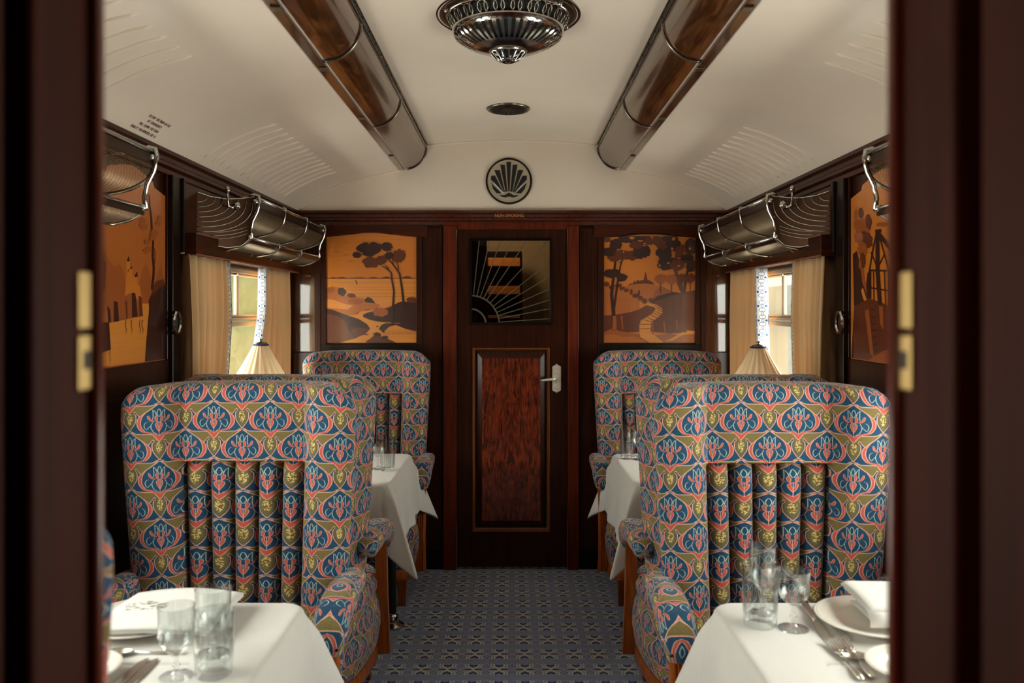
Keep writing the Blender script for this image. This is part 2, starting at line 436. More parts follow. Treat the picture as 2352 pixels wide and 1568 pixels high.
# ------- carpet
def carpet(name):
    N = NT(name)
    co = N.coord('Object'); sp = N.n('ShaderNodeSeparateXYZ'); N.l(co, sp.inputs[0])
    j = N.m('MULTIPLY', N.m('SUBTRACT', N.noise(500, 1, co), .5), .05)
    X = N.m('ABSOLUTE', N.m('SUBTRACT', N.m('FRACT', N.m('ADD', N.m('DIVIDE', sp.outputs[0], .107), j)), .5))
    Y = N.m('ABSOLUTE', N.m('SUBTRACT', N.m('FRACT', N.m('ADD', N.m('ADD', N.m('DIVIDE', sp.outputs[1], .1543), .34), j)), .5))
    lt = lambda a, b: N.m('LESS_THAN', a, b)
    gt = lambda a, b: N.m('GREATER_THAN', a, b)
    AND = lambda a, b: N.m('MULTIPLY', a, b)
    OR = lambda a, b: N.m('MAXIMUM', a, b)
    def ell(cx, cy, rx, ry):
        return N.m('SQRT', N.m('ADD', N.m('POWER', N.m('DIVIDE', N.m('SUBTRACT', X, cx), rx), 2.0), N.m('POWER', N.m('DIVIDE', N.m('SUBTRACT', Y, cy), ry), 2.0)))
    base = N.mix(N.noise(160, 3, co, rough=.7), lin((106, 124, 170)), lin((164, 186, 218)))
    pale = lin((216, 220, 206)); dk = lin((24, 24, 62)); c = base
    dia = N.m('ADD', N.m('DIVIDE', N.m('ABSOLUTE', N.m('SUBTRACT', X, .5)), .17), N.m('DIVIDE', N.m('ABSOLUTE', N.m('SUBTRACT', Y, .20)), .12))
    c = N.mix(lt(N.m('ABSOLUTE', N.m('SUBTRACT', dia, 1.0)), .10), c, lin((70, 84, 124)))
    c = N.mix(lt(N.m('ABSOLUTE', N.m('SUBTRACT', dia, 1.35)), .10), c, pale)
    e1 = ell(0, .24, .21, .17)
    c = N.mix(AND(lt(N.m('ABSOLUTE', N.m('SUBTRACT', e1, 1.0)), .14), lt(Y, .33)), c, pale)
    e2 = ell(0, .25, .32, .25)
    c = N.mix(AND(lt(N.m('ABSOLUTE', N.m('SUBTRACT', e2, 1.0)), .07), lt(Y, .36)), c, pale)
    hx = N.m('ABSOLUTE', N.m('SUBTRACT', Y, N.m('ADD', .05, N.m('MULTIPLY', X, .75))))
    c = N.mix(AND(lt(hx, .035), lt(X, .20)), c, pale)
    cr = N.m('ABSOLUTE', N.m('SUBTRACT', Y, N.m('ADD', .185, N.m('MULTIPLY', X, .5))))
    c = N.mix(AND(lt(cr, .05), lt(X, .15)), c, dk)
    e3 = ell(.19, 0, .13, .042)
    c = N.mix(lt(e3, 1.0), c, dk)
    c = N.mix(N.m('MULTIPLY', N.noise(420, 2, co), .25), c, lin((90, 104, 150)))
    N.p(Base_Color=c, Roughness=.95)
    N.b.inputs['Sheen Weight'].default_value = .25
    N.bump(N.noise(600, 2, co), .3, .002)
    return N.mat
M['carpet'] = carpet('blue_patterned_carpet')

# ------- figured burl panel of the door
def burl():
    N = NT('flame_mahogany_burl')
    co = N.coord('Object'); sp = N.n('ShaderNodeSeparateXYZ'); N.l(co, sp.inputs[0])
    ax = N.m('ABSOLUTE', N.m('SUBTRACT', sp.outputs[0], -.005))
    cmb = N.n('ShaderNodeCombineXYZ')
    spread = N.m('MULTIPLY', ax, N.m('ADD', 1.0, N.m('MULTIPLY', N.m('ABSOLUTE', N.m('SUBTRACT', sp.outputs[2], .62)), .9)))
    N.l(N.m('MULTIPLY', spread, 62), cmb.inputs[0]); N.l(N.m('MULTIPLY', sp.outputs[2], 8.5), cmb.inputs[2])
    f = N.noise(1.0, 4, cmb.outputs[0], rough=.55, dist=1.6)
    f2 = N.noise(14, 3, co, dist=1.2)
    ff = N.m('ADD', N.m('MULTIPLY', f, .75), N.m('MULTIPLY', f2, .25))
    c = N.ramp(ff, [(.38, lin((46, 15, 7))), (.50, lin((92, 33, 14))), (.62, lin((124, 50, 22)))])
    N.p(Base_Color=c, Roughness=.25)
    N.b.inputs['Coat Weight'].default_value = .4; N.b.inputs['Coat Roughness'].default_value = .15
    return N.mat
M['burl'] = burl()

def veneer(name, a, b, hor=True):
    g = (4, 4, 120) if hor else (90, 90, 5)
    N = NT(name)
    v = N.mapping(N.coord(), scale=g)
    f = N.noise(1.0, 5, v, rough=.6, dist=.5)
    c = N.mix(f, lin(a), lin(b))
    N.p(Base_Color=c, Roughness=.3)
    N.b.inputs['Coat Weight'].default_value = .7; N.b.inputs['Coat Roughness'].default_value = .12
    N.bump(N.noise(18, 2, N.coord()), .05, .01)
    return N.mat
VEN = [veneer('amber_veneer', (178, 96, 26), (204, 122, 42)),          # 0 sky
       veneer('golden_veneer', (190, 110, 36), (214, 140, 58)),         # 1 water and paths
       veneer('chestnut_veneer', (134, 66, 24), (158, 82, 32), False), # 2 mid land
       veneer('walnut_veneer', (78, 32, 15), (98, 44, 20), False),     # 3 dark land
       veneer('ebony_veneer', (38, 15, 10), (54, 22, 14), False),       # 4 trees
       veneer('cherry_veneer', (154, 80, 28), (178, 100, 40), False)]   # 5 hills

def band_mat():
    N = NT('blue_embroidered_band')
    uv = N.coord('UV'); sp = N.n('ShaderNodeSeparateXYZ'); N.l(uv, sp.inputs[0])
    x = N.m('ABSOLUTE', N.m('SUBTRACT', sp.outputs[0], .5))
    y = N.m('ABSOLUTE', N.m('SUBTRACT', N.m('FRACT', N.m('DIVIDE', sp.outputs[1], .07)), .5))
    y2 = N.m('ABSOLUTE', N.m('SUBTRACT', N.m('FRACT', N.m('DIVIDE', sp.outputs[1], .035)), .5))
    def r(a, b, ca, cb, sa, sb): return N.m('SQRT', N.m('ADD', N.m('POWER', N.m('MULTIPLY', N.m('SUBTRACT', a, ca), sa), 2.0), N.m('POWER', N.m('MULTIPLY', N.m('SUBTRACT', b, cb), sb), 2.0)))
    c = lin((176, 174, 172))
    ring = N.m('LESS_THAN', N.m('ABSOLUTE', N.m('SUBTRACT', r(x, y2, .1, 0, 1, .6), .15)), .03)
    c = N.mix(ring, c, lin((96, 104, 128)))
    ring = N.m('LESS_THAN', N.m('ABSOLUTE', N.m('SUBTRACT', r(x, y2, 0, .5, 1, .6), .1)), .025)
    c = N.mix(ring, c, lin((96, 104, 128)))
    c = N.mix(N.m('LESS_THAN', r(x, y, .30, 0, 1, 1.15), .095), c, lin((30, 60, 96)))
    c = N.mix(N.m('MULTIPLY', N.m('LESS_THAN', N.m('ABSOLUTE', N.m('SUBTRACT', x, .45)), .025), N.m('LESS_THAN', y, .46)), c, lin((44, 70, 112)))
    N.p(Base_Color=c, Roughness=.85)
    return N.mat
M['band'] = band_mat()

# ------------------------------------------------------------------ structure
g = G(); g.box(-1.37, 1.37, -1.5, 6.7, -.06, 0)
struct(g.build('floor', M['carpet']), 'blue carpet with rows of dark and pale motifs')

def side_wall(sd):
    sx = -1 if sd == 'l' else 1
    g = G(); xa, xb = sx * WX, sx * (WX + .11); x0, x1 = min(xa, xb), max(xa, xb)
    g.box(x0, x1, -1.5, 6.7, 0, WZ0); g.box(x0, x1, -1.5, 6.7, WZ1, 2.35)
    ys = [-1.5] + [y for w in WIN[sd] for y in w] + [6.7]
    for a, b in zip(ys[0::2], ys[1::2]): g.box(x0, x1, a, b, WZ0, WZ1)
    struct(g.build('wall_left' if sd == 'l' else 'wall_right', M['wood_z']))
side_wall('l'); side_wall('r')

# end wall around the door
DX0, DX1, DZ = -.318, .320, 1.967
g = G(); g.box(-1.26, DX0 - .004, YE, YE + .07, 0, 2.6); g.box(DX1 + .004, 1.26, YE, YE + .07, 0, 2.6); g.box(DX0 - .004, DX1 + .004, YE, YE + .07, DZ + .004, 2.6)
struct(g.build('wall_far', M['wood_z']))
PROF = [(1.26, 2.035), (1.235, 2.057), (1.19, 2.095), (1.145, 2.13), (1.07, 2.172), (.995, 2.206), (.9, 2.237), (.82, 2.256), (.72, 2.276), (.63, 2.295)]
def zc(x):
    x = abs(x)
    for (a, za), (b, zb) in zip(PROF, PROF[1:]):
        if x >= b: return za + (zb - za) * (a - x) / (a - b)
    return 2.30
g = G(); half = [(-1.25, 2.05), (-1.25, 2.3), (-.8, 2.5), (.8, 2.5), (1.25, 2.3), (1.25, 2.05)]
g.prism(half, lambda u, v, d: (u, d, v), YE - .006, YE)
struct(g.build('wall_far_upper', M['cream']), 'cream painted lunette above the end door')
# ceiling: side coves, step under the light troughs, gently arched centre
prof = [(-x, z) for x, z in PROF] + [(-.60, 2.302), (-.50, 2.435), (-.40, 2.444), (-.25, 2.455), (0, 2.463)]
prof = prof + [(-x, z) for x, z in prof[-2::-1]]
g = G(); n = len(prof)
ny = 24
vs = [(x, YP - .06 + (YE - YP + .06) * j / ny, z) for j in range(ny + 1) for x, z in prof]
g.add(vs, [(j * n + i, j * n + i + 1, (j + 1) * n + i + 1, (j + 1) * n + i) for j in range(ny) for i in range(n - 1)])
ceil = struct(g.build('ceiling', M['cream'], smooth='auto', recalc=False))
# embossed vent ribs pressed into the coves
for sx in (-1, 1):
    for (y0, cnt) in ((3.235, 14), (1.24, 14)):
        g = G()
        for k in range(cnt):
            y = y0 + k * .0865 + (.06 if sx > 0 else 0)
            pts = []
            for q in range(17):
                x = 1.205 - (1.205 - .935) * q / 16
                pts.append((sx * x, y + .05 * q / 16 * (1 if y0 > 2 else 1), zc(x) - .0015))
            g.tube(pts, [.001] + [.0068] * 15 + [.001], 6)
        g.build('vent_ribs', M['cream'], ceil, smooth=True)
g = G()
g.tube([(x, YE - .012, z - .004) for x, z in prof], .006, 6)
g.build('cove_bead', M['cream'], ceil, smooth=True)

# cornice mouldings
cor = [(0, 1.972), (.016, 1.975), (.016, 1.992), (.030, 2.000), (.030, 2.012), (.022, 2.018), (.022, 2.034), (.036, 2.042), (.036, 2.056), (0, 2.056)]
for i, sx in enumerate((-1, 1)):
    g = G(); g.prism(cor, lambda u, v, d: (sx * (WX - u), d, v), YP, YE - .003)
    o = struct(g.build('trim_%d' % (i + 1), M['wood_h'], smooth='auto'), 'dark cornice moulding along the %s wall' % ('left' if i == 0 else 'right'))
g = G(); g.prism(cor, lambda u, v, d: (d, YE - u - .001, v), -WX + .036, WX - .036)
cor_end = struct(g.build('trim_3', wood('cornice_mahogany', (46, 17, 9), (92, 34, 16), (60, 3, 60), rough=.15, coat=1), smooth='auto'), 'reddish cornice moulding across the end wall')
def text(body, size, mat, parent=None, mtx=None, ext=.0004, sx=1.0, spacing=1.0, name='lettering', align='CENTER', bold=0):
    c = bpy.data.curves.new(name, 'FONT'); c.body = body; c.size = size; c.extrude = ext; c.align_x = align; c.align_y = 'CENTER'; c.space_character = spacing; c.offset = bold
    t = bpy.data.objects.new(name + '_tmp', c); COL.objects.link(t)
    bpy.context.view_layer.update()
    me = bpy.data.meshes.new_from_object(t.evaluated_get(bpy.context.evaluated_depsgraph_get()))
    bpy.data.objects.remove(t); bpy.data.curves.remove(c)
    me.name = name; me.materials.clear(); me.materials.append(mat)
    me.transform(Matrix.Diagonal((sx, 1, 1, 1)))
    if mtx is not None: me.transform(mtx)
    o = bpy.data.objects.new(name, me); COL.objects.link(o)
    if parent is not None: o.parent = parent
    return o
text('NON-SMOKING', .0235, M['gold_paint'], cor_end, Matrix.Translation((-.015, YE - .0238, 2.0265)) @ Matrix.Rotation(PI / 2, 4, 'X'), ext=.0005)

# end wall joinery: (x0, x1, z0, z1, proud, material)
def boards(name, parts, mat, label=None, bev=.003):
    g = G()
    for (x0, x1, z0, z1, d) in parts: g.box(x0, x1, YE - d, YE + .001, z0, z1)
    o = g.build(name, mat, bevel=bev)
    return struct(o, label)
boards('trim_4', [(-1.255, -1.13, 0.0, 1.245, .014), (-1.065 - .035, -1.065, 1.27, 1.96, .020), (-.549, -.515, 1.27, 1.96, .020), (-1.13, -1.095, 1.22, 1.96, .026), (-.515, -.40, 0, 1.96, .012)], M['wood_z'], 'dark stiles left of the end door')
boards('trim_5', [(1.115, 1.255, 0.0, 1.245, .014), (1.052, 1.052 + .035, 1.27, 1.96, .020), (.494, .5285, 1.27, 1.96, .020), (1.083, 1.116, 1.22, 1.96, .026), (.388, .494, 0, 1.96, .012)], M['wood_z'], 'dark stiles right of the end door')
boards('trim_6', [(-1.13, -.515, 1.22, 1.292, .022), (-1.13, -.515, 0, 1.22, .01), (.494, 1.116, 1.22, 1.292, .022), (.494, 1.116, 0, 1.22, .01)], M['wood_black'], 'dark dado rails below the inlaid pictures')
g = G()
for (c0, w) in ((-.807, .262), (.79, .262)):    # shaped head boards over the two inlaid pictures
    lo = [(c0 - w - .06, 1.905), (c0 - w, 1.905), (c0 - w * .45, 1.921), (c0 - w * .45, 1.928), (c0 - .03, 1.930), (c0 + .03, 1.930), (c0 + w * .45, 1.928), (c0 + w * .45, 1.921), (c0 + w, 1.905), (c0 + w + .06, 1.905)]
    g.prism([(c0 - w - .06, 1.975)] + lo + [(c0 + w + .06, 1.975)], lambda u, v, d: (u, YE - d, v), 0, .024)
struct(g.build('trim_7', wood('head_board_mahogany', (44, 17, 8), (82, 33, 14), (3, 3, 60)), bevel=.002), 'shaped head boards above the inlaid pictures')
boards('trim_8', [(-.393, DX0, 0, 1.968, .03), (DX1, .383, 0, 1.968, .03), (-.393, .383, 1.95, 1.99, .018)], M['wood_red'], 'red mahogany door frame')
for i, (a, b) in enumerate(((-1.243, -1.128), (1.118, 1.243))):
    g = G(); g.box(a, b, YE - .006, YE, 1.25, 1.90)
    struct(g.build('trim_%d' % (9 + i), M['wood_ply']), 'glossy narrow veneer panel at the %s of the end wall' % ('left' if i == 0 else 'right'))
# skirting
for i, sx in enumerate((-1, 1)):
    g = G(); g.box(*(sorted((sx * WX, sx * (WX - .018)))), YP, YE, 0, .12)
    struct(g.build('baseboard_' + ('left' if i == 0 else 'right'), M['wood_black'], bevel=.004))
g = G(); g.box(-WX + .02, -.395, YE - .018, YE, 0, .12); g.box(.385, WX - .02, YE - .018, YE, 0, .12)
struct(g.build('baseboard_far', M['wood_black'], bevel=.004))

# ---------------- end door
def rframe(g, x0, x1, z0, z1, w, d0, d1, axis='y', fix=0, mi=0, bev=.006):
    """mitred picture-frame moulding, faces sloping inward"""
    pr = [(0, d0), (0, d1), (w * .35, d1 + (0)), (w, d0 + (d1 - d0) * .25), (w, d0)]
    rings = []
    for (q, d) in pr:
        rings.append([(x0 + q, z0 + q, d), (x1 - q, z0 + q, d), (x1 - q, z1 - q, d), (x0 + q, z1 - q, d)])
    vs = []; fs = []
    for r in rings:
        for (x, z, d) in r: vs.append((x, YE - d, z) if axis == 'y' else (fix * (WX - d), x, z))
    for i in range(len(pr) - 1):
        for k in range(4): fs.append((i * 4 + k, i * 4 + (k + 1) % 4, (i + 1) * 4 + (k + 1) % 4, (i + 1) * 4 + k))
    g.add(vs, fs, mi)
door = struct(empty('door_1', (0, YE, 0)), 'dark mahogany end door with a sunburst glass light and flame panel')
def dbuild(g, name, mat, parent=door, **kw):
    g.v = [(x, y - YE, z) for x, y, z in g.v]
    return g.build(name, mat, parent, **kw)
g = G()
GX0, GX1, GZ0, GZ1 = -.243, .228, 1.404, 1.897
PX0, PX1, PZ0, PZ1 = -.223, .213, .219, 1.266
f0, f1 = YE - .012, YE + .028
g.box(DX0 + .002, GX0, f0, f1, 1.35, DZ); g.box(GX1, DX1 - .002, f0, f1, 1.35, DZ)
g.box(GX0, GX1, f0, f1, GZ1, DZ); g.box(GX0, GX1, f0, f1, 1.35, GZ0)
g.box(DX0 + .002, PX0, f0, f1, .012, 1.35); g.box(PX1, DX1 - .002, f0, f1, .012, 1.35)
g.box(PX0, PX1, f0, f1, PZ1, 1.35); g.box(PX0, PX1, f0, f1, .012, PZ0)
dbuild(g, 'leaf', M['wood_z'])
g = G(); rframe(g, GX0 - .004, GX1 + .004, GZ0 - .004, GZ1 + .004, .016, .0, .018); dbuild(g, 'glazing_bead', M['wood_black'])
g = G(); rframe(g, PX0 - .003, PX1 + .003, PZ0 - .003, PZ1 + .003, .014, -.012, .019); dbuild(g, 'panel_moulding', wood('worn_moulding', (96, 50, 28), (140, 86, 50), (50, 50, 4)))
g = G(); bx = (.048, .048)
x0, x1, z0, z1 = PX0 + .012, PX1 - .012, PZ0 + .012, PZ1 - .012
ring = [(x0, z0), (x1, z0), (x1, z1), (x0, z1)]; ring2 = [(x0 + .038, z0 + .045), (x1 - .038, z0 + .045), (x1 - .038, z1 - .045), (x0 + .038, z1 - .045)]
vs = [(x, YE + .012, z) for x, z in ring] + [(x, YE - .002, z) for x, z in ring2]
g.add(vs, [(k, (k + 1) % 4, 4 + (k + 1) % 4, 4 + k) for k in range(4)])
dbuild(g, 'panel_bevel', M['wood_z'])
g = G(); g.box(x0 + .038, x1 - .038, YE - .002, YE + .012, z0 + .045, z1 - .045); dbuild(g, 'flame_panel', M['burl'])
g = G(); g.box(GX0, GX1, YE + .004, YE + .008, GZ0, GZ1)
pane = dbuild(g, 'glass_pane', M['smoked'])
# sunburst leading on the glass, fanning from the lower left corner
g = G(); cx, cz = GX0 + .004, GZ0 + .002
def inside(x, z): return GX0 + .003 < x < GX1 - .003 and GZ0 + .003 < z < GZ1 - .003
def bar(x0, z0, x1, z1, w=.0022):
    d = Vector((x1 - x0, z1 - z0)); L = d.length; d /= L; nn = Vector((-d.y, d.x)) * w
    g.prism([(x0 + nn.x, z0 + nn.y), (x1 + nn.x, z1 + nn.y), (x1 - nn.x, z1 - nn.y), (x0 - nn.x, z0 - nn.y)], lambda u, v, dd: (u, YE + .002 - dd, v), 0, .0015)
for a in (4, 11, 17, 24, 31, 38, 47, 56, 63, 70, 77, 84):
    ca, sa = math.cos(math.radians(a)), math.sin(math.radians(a)); r0 = .165; r1 = r0
    while inside(cx + ca * (r1 + .004), cz + sa * (r1 + .004)) and r1 < .8: r1 += .004
    bar(cx + ca * r0, cz + sa * r0, cx + ca * r1, cz + sa * r1)
for R, w in ((.165, .004), (.088, .0045)):
    for k in range(14):
        a, b = math.radians(90 * k / 14), math.radians(90 * (k + 1) / 14)
        bar(cx + R * math.cos(a), cz + R * math.sin(a), cx + R * math.cos(b), cz + R * math.sin(b), w)
o = dbuild(g, 'sunburst_bars', M['etched'], pane)
# handle
hx, hz = .256, 1.095
g = G()
sh = [(-.0245, -.066), (-.02, -.072), (-.008, -.076), (0, -.082), (.008, -.076), (.02, -.072), (.0245, -.066), (.0245, .066), (.02, .071), (.009, .075), (0, .084), (-.009, .075), (-.02, .071), (-.0245, .066)]
g.prism([(hx + u, hz + v) for u, v in sh], lambda u, v, d: (u, YE - .012 - d, v), 0, .004)
g.prism([(hx + u * .78, hz + v * .84) for u, v in sh], lambda u, v, d: (u, YE - .012 - d, v), .004, .0055)
for k in range(26):     # chased ornament
    rx = random.uniform(-.015, .015); rz = random.choice((-1, 1)) * random.uniform(.036, .066)
    g.tube([(hx + rx, YE - .0175, hz + rz - .004), (hx + rx + random.uniform(-.004, .004), YE - .0195, hz + rz), (hx + rx, YE - .0175, hz + rz + .005)], .0018, 5)
g.lathe([(.017, -.018), (.017, -.022), (.011, -.026), (.010, -.045), (0, -.046)], 16, (hx, YE, hz), axis='y')
hd = dbuild(g, 'door_handle', M['handle'], smooth='auto')
g = G(); g.tube([(hx, YE - .04, hz), (hx - .015, YE - .052, hz), (hx - .045, YE - .054, hz - .004), (hx - .08, YE - .05, hz - .008), (hx - .094, YE - .046, hz - .007)], [.009, .0085, .0075, .006, .003], 8)
dbuild(g, 'lever', M['handle'], hd, smooth=True)
# vestibule beyond the door
g = G(); g.box(-1.26, -.175, 5.72, 5.8, 0, 2.6); g.box(.30, 1.26, 5.9, 6.0, 0, 2.6)
struct(g.build('wall_vestibule', M['wood_black']))
g = G(); g.box(-1.26, 1.26, 6.5, 6.56, 0, 2.6)
struct(g.build('wall_vestibule_back', M['beige_wall']))
g = G(); g.box(-1.3, 1.3, YE + .07, 6.7, 2.52, 2.6)
struct(g.build('ceiling_vestibule', M['cream']))
sh_t = thing('shelf_unit', 'open oak shelf unit seen through the end door glass', 'shelf unit', (-.055, 6.05, 0))
g = G(); g.box(-.13, .13, .16, .18, 0, 1.93); g.box(-.13, -.12, 0, .16, 0, 1.90); g.box(.115, .13, 0, .16, 0, 1.90)
g.build('carcass', M['wood_black'], sh_t)
for z in (1.84, 1.635, 1.44, 1.2, .9, .5):
    g = G(); g.box(-.119, .114, -.01, .158, z - (.03 if z > 1.5 else .01), z + (.03 if z > 1.5 else .01)); g.build('shelf', M['wood_light'], sh_t, bevel=.002)

# ---------------- partition with the doorway the camera looks through
JL, JR = -.3795, .350
g = G()
for a, b in ((-WX, JL), (JR, WX)):
    g.box(a, b, .655, YP, 0, 2.7)
    g.box(a, b, .30, .62, 0, 2.7)
    g.box(a - (0 if a < 0 else -.02), b - (.02 if a < 0 else 0), .62, .655, 0, 2.7)
g.box(JL, JR, .30, YP, 2.28, 2.7)
struct(g.build('wall_near', M['wood_jamb'], bevel=.006, segs=3))
for i, sx in enumerate((-1, 1)):
    xx = JL if sx < 0 else JR
    g = G(); g.tube([(xx + sx * -.001, YP - .012, 0), (xx - sx * .001, YP - .012, 2.27)], .009, 10)
    struct(g.build('trim_%d' % (11 + i), wood('bead_mahogany_%d' % i, (70, 26, 16), (104, 42, 26), (60, 60, 3), coat=.2), smooth=True), 'rounded bead on the %s doorway jamb' % ('left' if sx < 0 else 'right'))
    pl = thing('strike_plate', 'blurred brass strike plate on the %s jamb of the near doorway' % ('left' if sx < 0 else 'right'), 'strike plate', (xx - sx * .0012, YP - .028, 1.462))
    g = G()
    for z0, z1 in ((-.052, -.004), (.002, .052)): g.box(-.0018, .0018, -.012, .012, z0, z1)
    g.build('plate', M['brass'], pl, bevel=.001)
    g = G(); g.box(-.0026, .0026, -.005, .005, -.034, -.018); g.build('keeper_slot', M['black'], pl)
g = G(); g.box(-1.3, 1.3, -1.5, .62, 2.35, 2.4); g.box(-1.3, 1.3, .6, YE + .1, 2.62, 2.66)
struct(g.build('ceiling_corridor', M['cream']))
g = G(); g.box(-1.37, 1.37, -1.56, -1.5, 0, 2.6)
struct(g.build('wall_corridor', M['wood_red']))

# ---------------- windows
def window(idx, sd, y0, y1, ybar):
    sx = -1 if sd == 'l' else 1
    side = 'left' if sd == 'l' else 'right'
    far = y0 > 2.6
    w = struct(empty('window_%d' % idx, (sx * (WX + .05), (y0 + y1) / 2, WZ0)), '%s %s window, sliding vents above a fixed pane' % ('far' if far else 'near', side))
    oy, oz = (y0 + y1) / 2, WZ0
    def L(g): g.v = [(x - sx * (WX + .05), y - oy, z - oz) for x, y, z in g.v]; return g
    def bx(g, xa, xb, *r):
        a, b = sorted((sx * (WX + xa), sx * (WX + xb))); g.box(a, b, *r)
    zb = 1.438
    g = G()
    t = .028
    bx(g, .02, .09, y0, y0 + t, WZ0, WZ1); bx(g, .02, .09, y1 - t, y1, WZ0, WZ1)
    bx(g, .02, .09, y0 + t, y1 - t, WZ1 - .022, WZ1); bx(g, .02, .09, y0 + t, y1 - t, WZ0, WZ0 + t)
    bx(g, .015, .07, y0 + t, y1 - t, zb - .030, zb - .006)
    bx(g, .02, .06, y0 + t, y1 - t, zb - .002, zb + .012)
    L(g).build('frame', M['rubberseal'], w, bevel=.003)
    g = G()
    bx(g, .03, .05, ybar - .012, ybar + .012, zb + .012, WZ1 - .022)
    bx(g, .03, .05, y0 + t, y1 - t, zb + .012, zb + .026)
    bx(g, .03, .05, y0 + t, y0 + t + .03, zb + .026, WZ1 - .022); bx(g, .03, .05, y1 - t - .03, y1 - t, zb + .026, WZ1 - .022)
    bx(g, .03, .05, y0 + t, y1 - t, WZ1 - .034, WZ1 - .022)
    L(g).build('sliding_vent', M['rubberseal'], w, bevel=.006)
    g = G(); bx(g, .022, .032, ybar - .05, ybar - .02, WZ1 - .034, WZ1 - .022); L(g).build('vent_catch', M['chrome'], w, bevel=.002)
    g = G(); bx(g, .042, .046, y0 + t, y1 - t, WZ0 + t, zb - .03); L(g).build('glass_pane', M['pane'], w)
    g = G(); bx(g, .038, .042, y0 + t, y1 - t, zb + .02, WZ1 - .03); L(g).build('vent_glass', M['pane'], w)
    g = G(); bx(g, -.02, .03, y0 - .02, y1 + .02, WZ0 - .03, WZ0); L(g).build('sill', M['wood_h'], w, bevel=.006)
window(1, 'l', *WIN['l'][1], 3.90); window(2, 'r', *WIN['r'][1], 3.95)
window(3, 'l', *WIN['l'][0], 1.66); window(4, 'r', *WIN['r'][0], 1.74)

# side wall joinery
k = 13
for sd in 'lr':
    sx = -1 if sd == 'l' else 1; off = 0 if sd == 'l' else .07
    side = 'left' if sd == 'l' else 'right'
    g = G()
    def bx(a, b, *r, d=.02):
        p, q = sorted((sx * WX, sx * (WX - d))); g.box(p, q, a, b, *r)
    bx(3.00 + off, 3.075 + off, 0, 1.975, d=.03)
    bx(3.075 + off, 3.10 + off, 1.70, 1.975, d=.04)
    struct(g.build('trim_%d' % k, M['wood_black'], bevel=.004), 'dark pilasters beside the far %s window' % side); k += 1
    g = G()
    bx(2.41, 2.455 + off, 0, 1.975, d=.018); bx(2.41, 3.0 + off, 1.20, 1.305, d=.016); bx(2.41, 3.0 + off, 0, 1.2, d=.006)
    bx(2.99 + off, 3.0 + off, 1.305, 1.975, d=.014)
    struct(g.build('trim_%d' % k, M['wood_z'], bevel=.003), 'frame around the %s side marquetry' % side); k += 1
    g = G(); bx(3.10 + off, 4.60, 1.775, 1.975, d=.008)
    struct(g.build('trim_%d' % k, M['wood_h'], bevel=.003), 'frieze above the far %s window' % side); k += 1
    # pelmet box over the window
    pm = thing('pelmet', 'long dark pelmet board over the %s window with thin gilt squiggles' % ('left' if sd == 'l' else 'right'), 'pelmet', (sx * WX, 3.86 + off / 2, 1.735))
    g = G(); a, b = sorted((0, -sx * .074))
    ya, yb = -.75 + off / 2, .73 - off / 2
    g.box(a, b, ya, yb, -.042, .040); g.build('board', M['wood_h'], pm, bevel=.004)
    g = G(); xx = -sx * .076
    g.box(*sorted((xx, xx + sx * .004)), ya, yb, -.044, -.038); g.box(*sorted((xx, xx + sx * .004)), ya, yb, .036, .041); g.build('bead', plain('pelmet_gilt_bead_%s' % sd, (150, 96, 76), .3, .4), pm)
    gm = plain('gilt_inlay_%s' % sd, (170, 110, 80), .35, .3)
    for c in (-.38, -.08, .22, .5):
        g = G(); g.tube([(-sx * .0755, c - .05, -.006), (-sx * .0755, c - .02, -.004), (-sx * .0755, c, .006), (-sx * .0755, c + .02, .010), (-sx * .0755, c + .05, .008)], [.001, .003, .003, .003, .001], 6)
        g.build('gilt_squiggle', gm, pm, smooth=True)
    # near window surround (hidden from this view but lights the room)
    # octagonal pull
    hp = thing('octagonal_pull', 'small chrome octagonal pull on the %s pilaster' % side, 'handle', (sx * (WX - .032), 3.015 + off, 1.438))
    g = G(); pts = [(math.cos(PI / 8 + q * PI / 4), math.sin(PI / 8 + q * PI / 4)) for q in range(8)]
    g.tube([(-sx * .008, .030 * u, .040 * v) for u, v in pts], .0065, 6, closed=True)
    g.build('ring', M['chrome'], hp, smooth='auto')
    g = G(); g.prism([(u * .022, v * .030) for u, v in pts], lambda u, v, d: (-sx * d, u, v), 0, .004); g.build('backplate', M['black'], hp)

# ---------------- outside: pale gravel, bank of trees to the left, rendered wall to the right
g = G(); g.box(-30, -1.9, -25, 30, -1.2, -1.1); g.box(1.9, 30, -25, 30, -1.2, -1.1)
o = g.build('ground', M['gravel']); tag(o, None, None, None, 'structure')
def blobmesh(c, r, seed, squash=1.0, amp=.25):
    rnd = random.Random(seed); bm = bmesh.new(); bmesh.ops.create_icosphere(bm, subdivisions=4, radius=1)
    ph = [Vector((rnd.uniform(-1, 1), rnd.uniform(-1, 1), rnd.uniform(-1, 1))).normalized() * rnd.uniform(3, 9) for _ in range(10)]
    for v in bm.verts:
        n = v.co.normalized(); d = 1 + amp * sum(math.sin(n.dot(p) * 2 + i) for i, p in enumerate(ph)) / 4
        v.co = Vector((n.x * r * d, n.y * r * d, n.z * r * d * squash)) + Vector(c)
    vs = [tuple(v.co) for v in bm.verts]; fs = [tuple(v.index for v in f.verts) for f in bm.faces]; bm.free()
    return vs, fs
tl = ['pale green leafy tree outside the left window, closest to the carriage', 'second leafy tree from the front outside the left window', 'third leafy tree from the front outside the left window', 'farthest leafy tree outside the left window']
